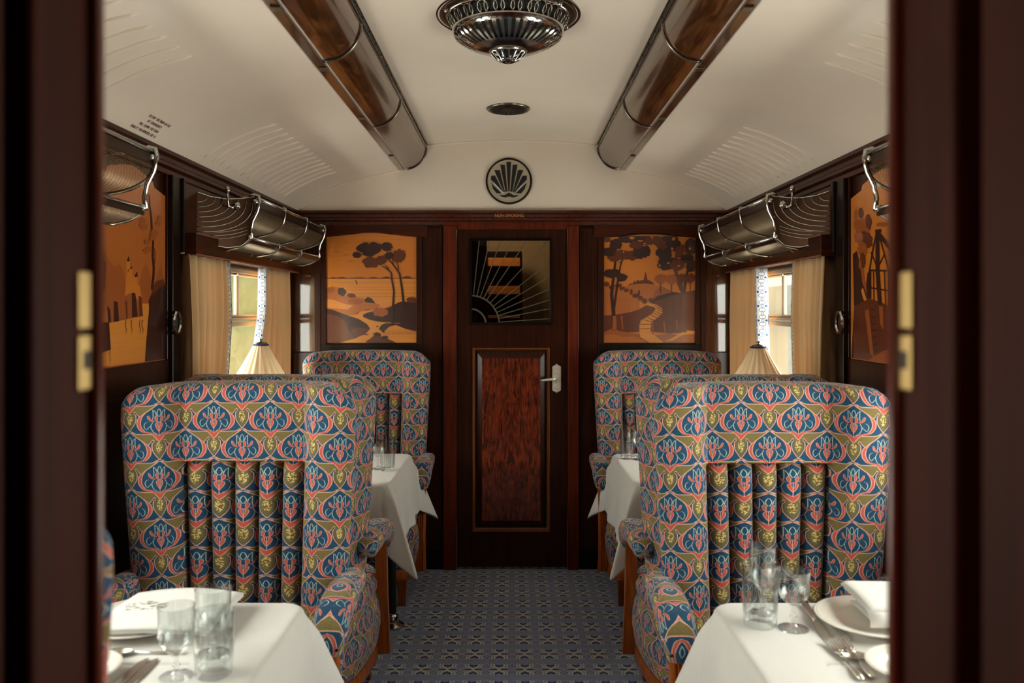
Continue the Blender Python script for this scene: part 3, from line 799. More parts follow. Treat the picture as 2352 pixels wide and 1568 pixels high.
for i, (x, y, r) in enumerate(((-4.6, 8.0, 1.15), (-5.4, 11.6, 1.25), (-6.0, 15.6, 1.4), (-7.2, 20.5, 1.7))):
    t = thing('tree', tl[i], 'tree', (x, y, -1.1), 0, 'trees outside the left window')
    g = G(); g.tube([(0, 0, 0), (.05, 0, 1), (0, .05, 2)], [.14, .11, .08], 8); g.build('trunk', M['bark'], t, smooth=True)
    g = G(); vs, fs = blobmesh((0, 0, 2.4), r, i, 1.15); g.add(vs, fs); vs, fs = blobmesh((.5, -1, 1.6), r * .6, i + 9); g.add(vs, fs); g.build('crown', M['leaf'], t)
g = G(); g.box(4.4, 4.6, 3, 26, -1.1, 1.9)
o = g.build('platform_wall', M['platform_wall']); tag(o, 'pale rendered wall outside the right window', 'wall')

# ------------------------------------------------------------------ wing chairs
def hw(z): return .300 + .052 * max(0, min(1, (z - .30) / .85)) ** .9
def loftrings(rings, closed, fuvf=None, caps=()):
    """rings: list of lists of (pos, uv)"""
    vs = [p for r in rings for p, _ in r]; uv = [q for r in rings for _, q in r]; n = len(rings[0]); fs = []
    for j in range(len(rings) - 1):
        for i in range(n if closed else n - 1):
            fs.append((j * n + i, j * n + (i + 1) % n, (j + 1) * n + (i + 1) % n, (j + 1) * n + i))
    return vs, uv, fs

def chair_back_mesh():
    sset = sorted(set([-1, -.995, -.98, -.95, -.91, -.87, -.8, -.72, -.66, -.62, -.58, -.56, -.548, -.5345, -.51, -.48, -.44, -.3, -.15, 0] + [1, .995, .98, .95, .91, .87, .8, .72, .66, .62, .58, .56, .548, .5345, .51, .48, .44, .3, .15]))
    ZT = 1.262
    def D(z): return .198 + .014 * max(0, min(1, (z - .6) / .5))
    def yf(s, z):
        X = abs(s) * .35; c = .152 if z > 1.022 else .082; d = D(z)
        if X <= .187: y = c
        elif X < .235:
            q = (X - .187) / .048; q = q ** .7; y = c + (d - c) * (q * q * (3 - 2 * q)) if z > 1.022 else c + (d - c) * (1 - (1 - q) ** 2.6)
        elif X < .322: y = d + .008 * math.sin((X - .235) / .087 * PI)
        else: q = (X - .322) / .028; y = d - .032 + .032 * math.sqrt(max(0, 1 - q * q))
        return -y
    def yb(s, z):
        X = abs(s) * .35
        if X < .31: return 0
        return -.03 * (1 - math.sqrt(max(0, 1 - ((X - .31) / .04) ** 2)))
    def ztop(s):
        a = abs(s); z = ZT - .008 * a * a
        if a > .86: z -= .034 * ((a - .86) / .14) ** 2.4
        return z
    levels = [(.22, 0, 0), (.3, 0, 0), (.4, 0, 0), (.5, 0, 0), (.6, 0, 0), (.7, 0, 0), (.8, 0, 0), (.88, 0, 0), (.95, 0, 0), (1.0, 0, 0), (1.018, 0, 0), (1.0245, 0, 0), (1.05, 0, 0), (1.09, 0, 0), (1.13, 0, 0), (1.17, 0, 0), (1.20, 0, 0)]
    R = .046
    for q in range(1, 8):
        a = q / 7 * PI / 2 * .98; levels.append((ZT - R + R * math.sin(a), R * (1 - math.cos(a)), R * (a - math.sin(a))))
    rings = []; allus = []
    # symmetric arc-length reference for u at each level
    for (z, inset, extra) in levels:
        w = hw(z); pts = []
        def P(s, f):
            y0, y1 = yf(s, z), yb(s, z); yc = (y0 + y1) / 2; h = (y1 - y0) / 2
            hh = max(h - inset * .9, h * .25)
            x = s * w * (w - inset * .75) / w * (1 if f else 1 - .15 * s * s)
            zz = z if z < 1.1 else 1.1 + (z - 1.1) * (ztop(s) - 1.1) / (ZT - 1.1)
            return Vector((x, yc - hh if f else yc + hh, zz))
        back = [P(s, False) for s in sset]; front = [P(s, True) for s in sset]
        nside = 5
        def side(a, b): return [a.lerp(b, k / nside) for k in range(1, nside)]
        mid = len(sset) // 2
        seq = back[mid::-1] + side(back[0], front[0]) + front + side(front[-1], back[-1]) + back[:mid - 1:-1]
        us = [0]
        for a, b in zip(seq, seq[1:]): us.append(us[-1] + ((b.x - a.x) ** 2 + (b.y - a.y) ** 2) ** .5)
        allus.append(us)
        i0 = (mid + 1) + (nside - 1) + mid
        rings.append((seq, z, extra, w))
    ref = next(u for u, l in zip(allus, levels) if l[0] >= 1.13); wr = hw(1.13)
    rings = [[(p, ((u - ref[i0]) * (.35 + .65 * w / wr) + .086, z + extra - .003)) for p, u in zip(seq, ref)] for seq, z, extra, w in rings]
    vs, uv, fs = loftrings(rings, False)
    n = len(rings[0]); top = (len(rings) - 1) * n; ns = len(sset); mid = ns // 2
    fi = (mid + 1) + 4
    def bi(k):   # back vertex index for sset[k]
        return mid - k if k <= mid else n - 1 - (k - mid)
    fuv = [None] * len(fs)
    for k in range(ns - 1):
        a, b, c, d = top + fi + k, top + fi + k + 1, top + bi(k + 1), top + bi(k)
        if k + 1 == mid: c = top + bi(k + 1)
        fs.append((a, b, c, d))
        ua, ub = uv[a], uv[b]; h = .08
        fuv.append([ua, ub, (ub[0], ub[1] + h), (ua[0], ua[1] + h)])
    return vs, fs, uv, fuv

def seat_ring(k, z, bow=1.0, n=72, hx=.315, hy=.275, cy=-.325):
    out = []
    for i in range(n):
        q = 2 * PI * i / n; c, s = math.cos(q), math.sin(q); e = 2 / 4.5
        x = hx * math.copysign(abs(c) ** e, c) * k; y = hy * math.copysign(abs(s) ** e, s)
        if y < 0: y *= 1 + .10 * (1 - (x / hx) ** 2) * bow
        x *= 1 - .10 * max(0, (y + .05) / hy) if y > -.05 else 1
        out.append(Vector((x, cy + y * k, z)))
    return out

def make_chair(label):
    t = thing('wing_armchair', label, 'armchair')
    vs, fs, uv, fuv = chair_back_mesh()
    link_mesh('backrest', vs, fs, M['fabric'], t, uv=uv, fuv=fuv, smooth='auto')
    # fluted inner back: five stuffed channels
    g = G(); vs = []; uvs = []; fs = []
    nc, m = 5, 12; zs = [.36, .45, .55, .65, .75, .85, .93, .97, .995, 1.008, 1.016, 1.021]
    cols = nc * m + 1
    for z in zs:
        w = .190 * hw(z) / .352; u = 0; prev = None; row = []
        roll = max(0, (z - .985) / .036) ** 2 * .035
        for i in range(cols):
            c = (i % m) / m * 2 - 1; 
            if i == cols - 1: c = -1
            x = -w + 2 * w * i / (cols - 1)
            y = -(.088 + (.054 - roll * .6) * max(0, 1 - abs(c) ** 3.2) ** .62)
            if prev: u += ((x - prev[0]) ** 2 + (y - prev[1]) ** 2) ** .5
            prev = (x, y); row.append((x, y, z, u))
        um = row[len(row) // 2][3]
        for (x, y, zz, u) in row: vs.append((x, y, zz)); uvs.append(((u - um) * .43 / row[-1][3], zz + .100))
    for j in range(len(zs) - 1):
        for i in range(cols - 1): fs.append((j * cols + i, j * cols + i + 1, (j + 1) * cols + i + 1, (j + 1) * cols + i))
    link_mesh('fluted_inner_back', vs, fs, M['fabric'], t, uv=uvs, smooth=True)
    # seat
    prof = [(.96, .175), (1.0, .20), (1.035, .27), (1.035, .33), (1.01, .375), (.985, .39), (.98, .398), (1.0, .415), (1.0, .44), (.965, .462), (.90, .474), (.6, .486), (.2, .492), (.02, .492)]
    rings = []
    ref = seat_ring(1.0, 0); us = [0]
    for a, b in zip(ref, ref[1:] + ref[:1]): us.append(us[-1] + (b - a).length)
    vv = 0; prev = None; tot = us[-1]; reps = round(tot / .172) * .172
    vs = []; uvs = []; n = 73
    for k, z in prof:
        r = seat_ring(k, z)
        if prev is not None: vv += (r[54] - prev).length
        prev = r[54]
        for i in range(73): vs.append(r[i % 72]); uvs.append((us[i] * reps / tot, vv + .02))
    fs = [(j * n + i, j * n + i + 1, (j + 1) * n + i + 1, (j + 1) * n + i) for j in range(len(prof) - 1) for i in range(n - 1)]
    fuv = [None if vs[f[2]].z < .47 else [(vs[q].x, vs[q].y) for q in f] for f in fs]
    link_mesh('seat', vs, fs, M['fabric'], t, uv=uvs, fuv=fuv, smooth=True)
    # seat rail
    g = G(); n = 72; vs = []
    for k, z in ((.90, .128), (.985, .128), (1.0, .136), (1.0, .168), (.985, .18), (.9, .18)):
        vs += seat_ring(k, z)
    g.add(vs, [(j * n + i, j * n + (i + 1) % n, ((j + 1) % 6) * n + (i + 1) % n, ((j + 1) % 6) * n + i) for j in range(6) for i in range(n)])
    g.build('seat_rail', M['wood_chair'], t, smooth='auto')
    for sx in (-1, 1):
        # arm pad
        path = [(-.085, .650, .25), (-.092, .652, .62), (-.11, .656, .82), (-.18, .662, .92), (-.27, .664, 1.0), (-.35, .658, 1.04), (-.405, .645, 1.06), (-.44, .622, 1.04), (-.452, .592, .92), (-.45, .568, .72), (-.446, .558, .3)]
        rings = []; v = 0; prev = None; m = 20
        for i, (y, z, k) in enumerate(path):
            a = Vector(path[min(i + 1, len(path) - 1)][:2]) - Vector(path[max(i - 1, 0)][:2]); a.normalize(); nn = Vector((-a.y, a.x))
            if nn.y < 0 and i < 6: nn = -nn
            nn = Vector((a.y, -a.x)) if True else nn
            if prev is not None: v += (Vector((y, z)) - prev).length
            prev = Vector((y, z)); ring = []
            for q in range(m + 1):
                th = 2 * PI * q / m + PI / 2; c, s_ = math.cos(th), math.sin(th); e = 2 / 2.8
                ex = .046 * k * math.copysign(abs(c) ** e, c); en = .040 * k * math.copysign(abs(s_) ** e, s_)
                ring.append((Vector((sx * .331 + ex, y + nn.x * en, z + nn.y * en)), (sx * (q / m - .5) * .27 * 1.0 + .0, v * 1.0 + .05)))
            rings.append(ring)
        vs, uv, fs = loftrings(rings, False)
        nlast = (len(rings) - 1) * (m + 1); fs.append(tuple(range(nlast, nlast + m))); fs.append(tuple(range(m - 1, -1, -1)))
        arm = link_mesh('armrest', vs, fs, M['fabric'], t, uv=uv, smooth=True)
        for dx in (-.026, .026):
            g = G(); g.lathe([(0, -.004), (.0045, -.003), (.005, .0)], 8, (sx * .331 + dx, -.487 + .008, .585), axis='y')
            g.build('nail', M['bronze'], arm, smooth=True)
        # fluted arm support
        pth = [(-.425, .60, .021), (-.432, .52, .022), (-.446, .42, .022), (-.462, .33, .022), (-.475, .25, .024), (-.478, .18, .026), (-.476, .145, .027)]
        g = G(); vs = []; sec = [(-1, 1), (-1, -.7), (-.7, -1), (-.45, -1), (-.35, -.8), (-.1, -.8), (0, -1), (.1, -.8), (.35, -.8), (.45, -1), (.7, -1), (1, -.7), (1, 1)]
        for (y, z, w) in pth: vs += [(sx * .331 + u * w, y + v * .017, z) for u, v in sec]
        n = len(sec); m2 = len(pth)
        g.add(vs, [(j * n + i, j * n + (i + 1) % n, (j + 1) * n + (i + 1) % n, (j + 1) * n + i) for j in range(m2 - 1) for i in range(n)] + [tuple(range(n - 1, -1, -1)), tuple(range((m2 - 1) * n, m2 * n))])
        g.build('arm_support', M['wood_chair'], t, smooth='auto')
        for (yy, k) in ((-.565, 1), (-.05, .9)):
            g = G(); x = sx * (.245 if yy < -.3 else .235)
            vs = [(x + a * .026, yy + b * .026, .135) for a, b in ((-1, -1), (1, -1), (1, 1), (-1, 1))] + [(x + a * .017 + sx * .004, yy + b * .017 - .004, 0) for a, b in ((-1, -1), (1, -1), (1, 1), (-1, 1))]
            g.add(vs, [(0, 1, 2, 3), (7, 6, 5, 4)] + [(i, (i + 1) % 4, 4 + (i + 1) % 4, 4 + i) for i in range(4)])
            g.build('leg', M['wood_chair'], t, bevel=.003)
    return t
GC = 'floral wing armchairs of the dining car'
chair = make_chair('wing armchair left of the aisle facing the camera behind the near left table')
chair['group'] = GC
chair.location = (-.820, 2.665, 0)
dup(chair, (-.835, 2.765, 0), PI, 'wing armchair facing away, seen over and beside the foremost left chair')
dup(chair, (-.800, 4.735, 0), 0, 'wing armchair against the end wall, left of the end door')
dup(chair, (.772, 2.63, 0), 0, 'wing armchair right of the aisle facing the camera, behind the near right table')
dup(chair, (.790, 2.76, 0), PI, 'wing armchair facing away, seen over and beside the foremost right chair')
dup(chair, (.800, 4.735, 0), 0, 'wing armchair against the end wall, right of the end door')
dup(chair, (-.828, .80, 0), PI, 'blurred wing armchair facing away at the lower left, beside the near doorway jamb')

# ------------------------------------------------------------------ tables
TY = {'n': 1.71, 'f': 3.89}
def table(sx, yc, label):
    t = thing('dining_table', label, 'table', (sx * .86, yc, 0), 0, 'dining tables under white cloths')
    g = G(); a, b = sorted((sx * (.52 - .86), sx * (1.235 - .86))); g.box(a, b, -.355, .355, .722, .744); g.build('table_top', M['wood_chair'], t, bevel=.01)
    g = G(); px = sx * (.565 - .86)
    g.tube([(px, 0, .02), (px, 0, .72)], .021, 16); g.build('pedestal', M['black_iron'], t, smooth='auto')
    g = G(); g.lathe([(0, 0), (.058, 0), (.058, .008), (.050, .014), (.034, .022), (.030, .05), (.026, .056), (.022, .06), (.022, .064)], 24, (px, 0, 0)); g.build('foot', M['chrome'], t, smooth='auto')
    g = G(); g.box(*sorted((sx * (1.18 - .86), sx * (1.236 - .86))), -.25, .25, .66, .722); g.build('wall_bracket', M['wood_black'], t)
    return t
table(-1, TY['n'], 'small dining table under the white cloth at the lower left, nearest the camera')
table(-1, TY['f'], 'dining table at the far left on a dark pole with a chrome foot')
table(1, TY['n'], 'small dining table under the white cloth at the lower right, nearest the camera')
table(1, TY['f'], 'dining table at the far right on a dark pole with a chrome foot')

def cloth(sx, yc, label, seed, hang=.275, xedge=.515):
    rnd = random.Random(seed)
    hx = (1.238 - xedge) / 2; hy = .375; r = .055; zt = .7475
    cx = (1.238 + xedge) / 2
    # parametric flat cloth: ring k at distance d from the rounded rectangle, corner lobes get longer
    NB = []
    def arc(ccx, ccy, a0, a1, n):
        return [(ccx + r * math.cos(a0 + (a1 - a0) * i / n), ccy + r * math.sin(a0 + (a1 - a0) * i / n), a0 + (a1 - a0) * i / n, True) for i in range(n + 1)]
    # outline in local coords: +x = aisle side. wall side has no drop
    A = hx - r; B = hy - r; pts = []
    ns = 26
    # edge along -y side (towards the camera) from wall to aisle
    pts += [(-hx + (A + hx) * i / ns, -hy, -PI / 2, False) for i in range(ns)]
    pts += arc(A, -B, -PI / 2, 0, 22)
    pts += [(hx, -B + 2 * B * i / ns, 0, False) for i in range(1, ns)]
    pts += arc(A, B, 0, PI / 2, 22)
    pts += [(A - (A + hx) * i / ns, hy, PI / 2, False) for i in range(1, ns + 1)]
    p0, p1, p2 = rnd.uniform(0, 6), rnd.uniform(0, 6), rnd.uniform(0, 6)
    N = len(pts); ND = 16; vs = []; fs = []
    s_acc = 0; prevp = None
    for i, (x, y, a, corner) in enumerate(pts):
        if prevp: s_acc += math.hypot(x - prevp[0], y - prevp[1])
        prevp = (x, y)
        # cloth edge distance: square cloth of half size (hx+hang, hy+hang)
        c, s_ = math.cos(a), math.sin(a)
        if corner:
            dmax = min((hang + r * (1 - c) + 0) / max(c, 1e-3) if c > .02 else 9, (hang + r * (1 - abs(s_))) / max(abs(s_), 1e-3) if abs(s_) > .02 else 9)
            lobe = math.sin(2 * abs(a))           # 1 at the diagonal
            dmax = min(dmax, hang * 1.55)
        else:
            dmax = hang; lobe = 0
        col = []
        for k in range(ND + 1):
            d = dmax * k / ND; q = d / hang
            cornerw = lobe
            # distance (along the outline) to the closest corner gives folds that start at the corner
            fold = .035 * q ** 1.2 * (math.sin(s_acc * 21 + p0) * .55 + math.sin(s_acc * 37 + p1) * .3)
            fold *= (1 if not corner else .5)
            flare = .020 * min(1, q * 3) + .025 * q + cornerw ** 2 * .36 * max(0, d - .02) + fold * .5
            if corner:
                side_l = math.sin(4 * abs(a))
                flare += -.035 * q * abs(side_l)
            drop = math.sqrt(max(0, d * d - (flare * .8) ** 2)) if d > flare * .8 else 0
            rr = .014
            drop = d if k < 2 else drop
            z = zt - drop
            if k == 0: z = zt
            col.append((x + c * flare + (-s_) * .012 * q * math.sin(s_acc * 23 + p2), y + s_ * flare + c * .012 * q * math.sin(s_acc * 23 + p2), z))
        vs += col
    for i in range(N - 1):
        for k in range(ND): fs.append((i * (ND + 1) + k, i * (ND + 1) + k + 1, (i + 1) * (ND + 1) + k + 1, (i + 1) * (ND + 1) + k))
    # top surface: strips from the outline to the centre line
    base = len(vs); nt = 10
    idx = []
    for i, (x, y, a, corner) in enumerate(pts):
        row = [i * (ND + 1)]
        for k in range(1, nt + 1):
            q = k / nt
            tx, ty = x * (1 - q) + (0 if abs(x) < hx else 0) * q, y * (1 - q)
            tx = x + (max(-hx, min(x, A - .1)) - x) * q
            zz = zt + .0006 * math.sin(tx * 31 + p0) * math.sin(ty * 27 + p1)
            row.append(len(vs)); vs.append((tx, ty, zz))
        idx.append(row)
    for i in range(N - 1):
        for k in range(nt): fs.append((idx[i][k], idx[i + 1][k], idx[i + 1][k + 1], idx[i][k + 1]))
    V = [(sx * (cx - x), yc + y, z) for x, y, z in vs]
    o = link_mesh('tablecloth', V, fs, M['linen'], None, smooth=True)
    md = o.modifiers.new('sub', 'SUBSURF'); md.levels = 1; md.render_levels = 1
    md = o.modifiers.new('solid', 'SOLIDIFY'); md.thickness = .0016; md.offset = 1
    tag(o, label, 'tablecloth', 'white tablecloths')
    return o
cloth(-1, TY['n'], 'white tablecloth at the lower left under the crested napkin', 3)
cloth(-1, TY['f'], 'white tablecloth with hanging corners on the far left table', 5)
cloth(1, TY['n'], 'white tablecloth at the lower right under the forks and napkin', 8, xedge=.500)
cloth(1, TY['f'], 'white tablecloth with hanging corners on the far right table', 11)
ZT = .7492

# ------------------------------------------------------------------ tableware
def tumbler(x, y, label, r=.036, h=.135, group=None, flare=1.1, fluted=True):
    t = thing('tumbler', label, 'glass', (x, y, ZT), 0, group)
    g = G(); r0 = r / flare
    n = 32
    prof = [(0, 0), (r0 * .92, 0), (r0, .004), (r0 + (r - r0) * .3, h * .35), (r, h), (r - .0018, h), (r0 + (r - r0) * .3 - .0025, h * .35), (r0 - .004, .016), (0, .013)]
    g.lathe(prof, n, (0, 0, 0)); g.build('bowl', M['glassware'], t, smooth='auto')
    g = G(); rr = r * 1.001
    for k in range(20):
        a = 2 * PI * k / 20; c, s = math.cos(a), math.sin(a)
        g.tube([(c * (r0 + .0008), s * (r0 + .0008), .03), (c * (rr - .001), s * (rr - .001), h * .52)], [.0006, .0006], 4)
    g.build('cut_flutes', M['glassware'], t, smooth=True)
    return t
def wineglass(x, y, label, r=.036, h=.16, stem=.45, group=None):
    t = thing('stem_glass', label, 'glass', (x, y, ZT), 0, group)
    zb = h * stem
    g = G(); g.lathe([(0, 0), (r * .92, 0), (r * .9, .002), (.010, .007), (.006, .012), (0, .012)], 32); g.build('foot', M['glassware'], t, smooth='auto')
    g = G(); g.lathe([(.006, .012), (.0045, .02), (.0045, zb * .45), (.009, zb * .5), (.0045, zb * .56), (.0048, zb - .006), (.012, zb)], 20); g.build('stem', M['glassware'], t, smooth=True)
    g = G(); hb = h - zb
    g.lathe([(0, zb - .002), (.012, zb), (r * .75, zb + hb * .16), (r * .98, zb + hb * .42), (r * .96, zb + hb * .7), (r, h), (r - .0014, h), (r * .94, zb + hb * .7), (r * .94, zb + hb * .42), (r * .7, zb + hb * .19), (0, zb + .004)], 32)
    g.build('bowl', M['glassware'], t, smooth='auto')
    g = G()
    for k in range(16):
        a = 2 * PI * k / 16; g.tube([(math.cos(a) * r * .76, math.sin(a) * r * .76, zb + hb * .17), (math.cos(a) * r * .985, math.sin(a) * r * .985, zb + hb * .42)], [.0008, .0004], 4)
    g.build('cut_facets', M['glassware'], t, smooth=True)
    return t
tumbler(-.600, 1.665, 'tall clear tumbler at the lower left, rightmost of three glasses', .040, .128)
wineglass(-.672, 1.655, 'clear stem glass at the lower left, leftmost of three glasses', .036, .142, .32)
wineglass(-.638, 1.765, 'clear stem glass standing behind the two others at the lower left', .038, .14, .3)
tumbler(.579, 1.93, 'tall clear tumbler at the lower right, leftmost of three glasses', .042, .142)
wineglass(.608, 2.005, 'tall flared stem glass at the lower right, tallest of three glasses', .034, .165, .35)
wineglass(.648, 1.905, 'round-bowled stem glass at the lower right, nearest to the knives', .038, .135, .42)
tumbler(-.572, 3.80, 'clear tumbler on the far left tablecloth', .035, .145)
wineglass(-.622, 3.84, 'clear stem glass on the far left tablecloth, partly behind the chair', .034, .15, .4)
tumbler(.566, 4.10, 'clear tumbler on the far right tablecloth', .031, .148)
wineglass(.622, 4.08, 'short stem glass on the far right tablecloth beside the chair', .034, .14, .45)
wineglass(.606, 4.17, 'tall stem glass on the far right tablecloth behind the short one', .033, .165, .45)

def plate(x, y, r, label, z=ZT, deep=0):
    t = thing('plate', label, 'plate', (x, y, z))
    g = G(); g.lathe([(0, .001), (r * .55, .001), (r * .58, 0), (r * .64, .004), (r * .66, .008), (r * .99, .020), (r, .0225), (r * .985, .0235), (r * .66, .0125), (r * .60, .009), (0, .008)], 56)
    g.build('dish', M['china'], t, smooth=True)
    g = G(); g.lathe([(r * .93, .0221), (r * .935, .0226), (r * .945, .0228), (r * .945, .0222)], 56); g.build('rim_line', plain('plate_rim_line', (214, 206, 190), .3), t, smooth=True)
    return t
plate(-.86, 1.925, .135, 'white dinner plate at the lower left under the crested napkin')
plate(.845, 1.925, .135, 'white dinner plate at the lower right under the folded napkin')
plate(-.875, 1.645, .092, 'white side plate at the lower left corner')
plate(.812, 1.665, .095, 'white side plate at the lower right corner beside the forks')

def napkin_l():
    t = thing('napkin', 'folded white napkin with a printed crest lying on the lower left plate', 'napkin', (-.80, 1.925, ZT + .022))
    for lv in range(3):
        g = G(); o = .003 * lv
        g.grid(lambda u, v: (-.125 + .26 * u + .0 * o, -.125 + o + .25 * v - o, .003 + lv * .0035 + .012 * math.sin(PI * u) * (.5 + .5 * v) + .004 * math.sin(PI * v)), 12, 12)
        ob = g.build('fold', M['napkin'], t, smooth=True, solid=.003)
    g = G(); rnd = random.Random(4)
    for k in range(46):
        a = rnd.uniform(0, 2 * PI); rr = rnd.uniform(.1, 1) ** .5; x = -.055 + .062 * rr * math.cos(a); y = -.0 + .028 * rr * math.sin(a)
        u = (x + .125) / .26; v = (y + .125) / .25
        z = .003 + .007 + .012 * math.sin(PI * u) * (.5 + .5 * v) + .004 * math.sin(PI * v) + .0022
        q = rnd.uniform(0, PI); L = rnd.uniform(.005, .011)
        g.tube([(x - math.cos(q) * L, y - math.sin(q) * L * .5, z), (x, y + .002, z + .0004), (x + math.cos(q) * L, y + math.sin(q) * L * .5, z)], [.0003, .0008, .0003], 4)
    g.build('crest', M['crest'], t)
    return t
napkin_l()
def napkin_r():
    t = thing('napkin', 'stiff white folded napkin standing tent-like on the lower right plate', 'napkin', (.905, 1.92, ZT + .021), -.04)
    def roof(u, v):      # broad flat top, its left edge rolled over
        x = -.105 + .26 * u; y = -.055 + .18 * v
        e = max(0, 1 - u / .12)
        return (x + .01 * e * e, y, .034 + .006 * v + .004 * math.sin(PI * v) - .007 * e * e - .004 * max(0, 1 - v / .08) ** 2)
    g = G(); g.grid(roof, 16, 14); g.build('upper_flap', M['napkin'], t, smooth=True, solid=.005)
    g = G(); g.grid(lambda u, v: (-.100 + .255 * u, -.060 - .008 * math.sin(PI * v) - .012 * v, .029 * (1 - v) + .002), 8, 6); g.build('front_fold', M['napkin'], t, smooth=True, solid=.004)
    g = G(); g.grid(lambda u, v: (-.094 + .05 * u, -.056 + .165 * v, .028 * (1 - u) ** 1.2 + .003), 6, 6); g.build('side_fold', M['napkin'], t, smooth=True, solid=.003)
    g = G(); g.grid(lambda u, v: (-.082 + .225 * u, -.07 + .17 * v, .002), 4, 4); g.build('lower_fold', M['napkin'], t, smooth=True, solid=.003)
    g = G()
    for k in range(9): g.tube([(-.07 + k * .009, -.0745, .016), (-.065 + k * .009, -.0745, .0175)], .0007, 4)
    g.build('woven_mark', M['crest'], t)
    return t
napkin_r()
def knife(x, y, rz, label, L=.235, z=ZT):
    t = thing('table_knife', label, 'knife', (x, y, z), rz, 'silver cutlery')
    g = G(); g.prism([(-.008, L * .47), (.006, L * .47), (.009, L * .6), (.009, L * .85), (.004, L), (-.002, L * .985), (-.010, L * .9), (-.010, L * .6)], lambda u, v, d: (u, v, .002 + d), 0, .0018); g.build('blade', M['silver'], t, bevel=.0006)
    g = G(); g.tube([(0, 0, .006), (0, L * .05, .0065), (0, L * .25, .006), (0, L * .44, .005), (0, L * .48, .004)], [.005, .0095, .0085, .0065, .0045], 8, flat=.62); g.build('handle', M['silver'], t, smooth=True)
    return t
def fork(x, y, rz, label, L=.19, z=ZT):
    t = thing('fork', label, 'fork', (x, y, z), rz, 'silver cutlery')
    g = G(); g.tube([(0, 0, .005), (0, .02, .005), (0, L * .35, .004), (0, L * .6, .009)], [.005, .0085, .003, .003], 8, flat=.5); g.build('handle', M['silver'], t, smooth=True)
    g = G()
    g.add([(-.003, L * .58, .009), (.003, L * .58, .009), (.0125, L * .68, .006), (.0125, L * .73, .006), (-.0125, L * .73, .006), (-.0125, L * .68, .006)], [(0, 1, 2, 3, 4, 5)])
    for k in range(4):
        xx = -.0108 + k * .0072
        g.tube([(xx, L * .72, .006), (xx, L * .85, .006), (xx * 1.02, L, .011)], [.0019, .0017, .0009], 6)
    g.build('tines', M['silver'], t, smooth='auto', solid=.0012)
    return t
def spoon(x, y, rz, label, L=.17, z=ZT):
    t = thing('spoon', label, 'spoon', (x, y, z), rz, 'silver cutlery')
    g = G(); g.tube([(0, 0, .005), (0, .02, .005), (0, L * .4, .004), (0, L * .68, .007)], [.004, .0075, .003, .0028], 8, flat=.5); g.build('handle', M['silver'], t, smooth=True)
    g = G(); g.grid(lambda u, v: ((u - .5) * 2 * .018 * math.sin(PI * min(.999, max(.001, v))) ** .6, L * .66 + v * L * .36, .009 - .008 * math.sin(PI * v) * (1 - (2 * u - 1) ** 2)), 10, 12); g.build('bowl', M['silver'], t, smooth=True, solid=.0012)
    return t
knife(.726, 2.055, PI - .12, 'broad table knife at the lower right, dark blade edge nearest the glasses')
knife(.762, 2.05, PI - .10, 'second table knife at the lower right, tucked against the plate')
fork(.690, 1.63, -.04, 'left of two silver forks at the lower right')
fork(.716, 1.64, -.06, 'right of two silver forks at the lower right')
spoon(.86, 1.752, PI / 2 + .1, 'silver spoon lying across behind the lower right side plate')
knife(-.745, 1.50, .0, 'broad silver knife at the lower left between side plate and glasses')
knife(-.772, 1.50, -.03, 'thin silver knife at the lower left, closest to the side plate')
spoon(-.70, 1.765, PI / 2 + .05, 'silver spoon lying across in front of the crested napkin', L=.16)

# ------------------------------------------------------------------ table lamps
def lamp(x, y, zs, r, label, finial=True):
    t = thing('table_lamp', label, 'lamp', (x, y, ZT))
    z0 = zs - ZT
    g = G(); g.lathe([(0, 0), (.055, 0), (.055, .008), (.03, .018), (.012, .03), (.010, .1), (.018, .14), (.010, .18), (.008, z0 + .1), (.004, z0 + .13), (0, z0 + .13)], 24); g.build('base', M['brass'], t, smooth='auto')
    n = 120; vs = []; H = .135
    for j in range(9):
        q = j / 8; rr = r + (.030 - r) * q ** .92
        for i in range(n):
            a = 2 * PI * i / n; k = 1 + .045 * (1 - q * .5) * math.cos(a * 20) + .05 * (1 - q) ** 2 * math.cos(a * 8)
            vs.append((rr * k * math.cos(a), rr * k * math.sin(a), z0 + H * q - .006 * math.cos(a * 8) * (1 - q) ** 3))
    g = G(); g.add(vs, [(j * n + i, j * n + (i + 1) % n, (j + 1) * n + (i + 1) % n, (j + 1) * n + i) for j in range(8) for i in range(n)])
    sh = g.build('lamp_shade', M['shade'], t, smooth=True)
    g = G(); vs = []
    for rr, z in ((1.0, 0), (1.012, 0), (1.006, .008), (.99, .008)):
        for i in range(n):
            a = 2 * PI * i / n; k = rr * r * (1 + .045 * math.cos(a * 20) + .05 * math.cos(a * 8)); vs.append((k * math.cos(a), k * math.sin(a), z0 + z - .006 * math.cos(a * 8) - .003))
    g.add(vs, [(j * n + i, j * n + (i + 1) % n, ((j + 1) % 4) * n + (i + 1) % n, ((j + 1) % 4) * n + i) for j in range(4) for i in range(n)])
    g.build('hem_braid', M['navy'], sh)
    g = G(); g.lathe([(.034, H - .004), (.036, H - .001), (.034, H + .004), (.030, H + .004)], 24, (0, 0, z0)); g.build('top_braid', M['navy'], sh, smooth=True)
    g = G(); g.lathe([(.030, H + .003), (.024, H + .009), (.008, H + .013), (.005, H + .018), (.010, H + .022), (.009, H + .026), (0, H + .027)], 20, (0, 0, z0)); g.build('finial', M['nickel'], t, smooth=True)
    return t
lamp(-1.100, 3.62, 1.198, .105, 'table lamp with a pleated cream shade in front of the far left window')
lamp(1.072, 3.60, 1.188, .108, 'table lamp with a pleated cream shade in front of the far right window')

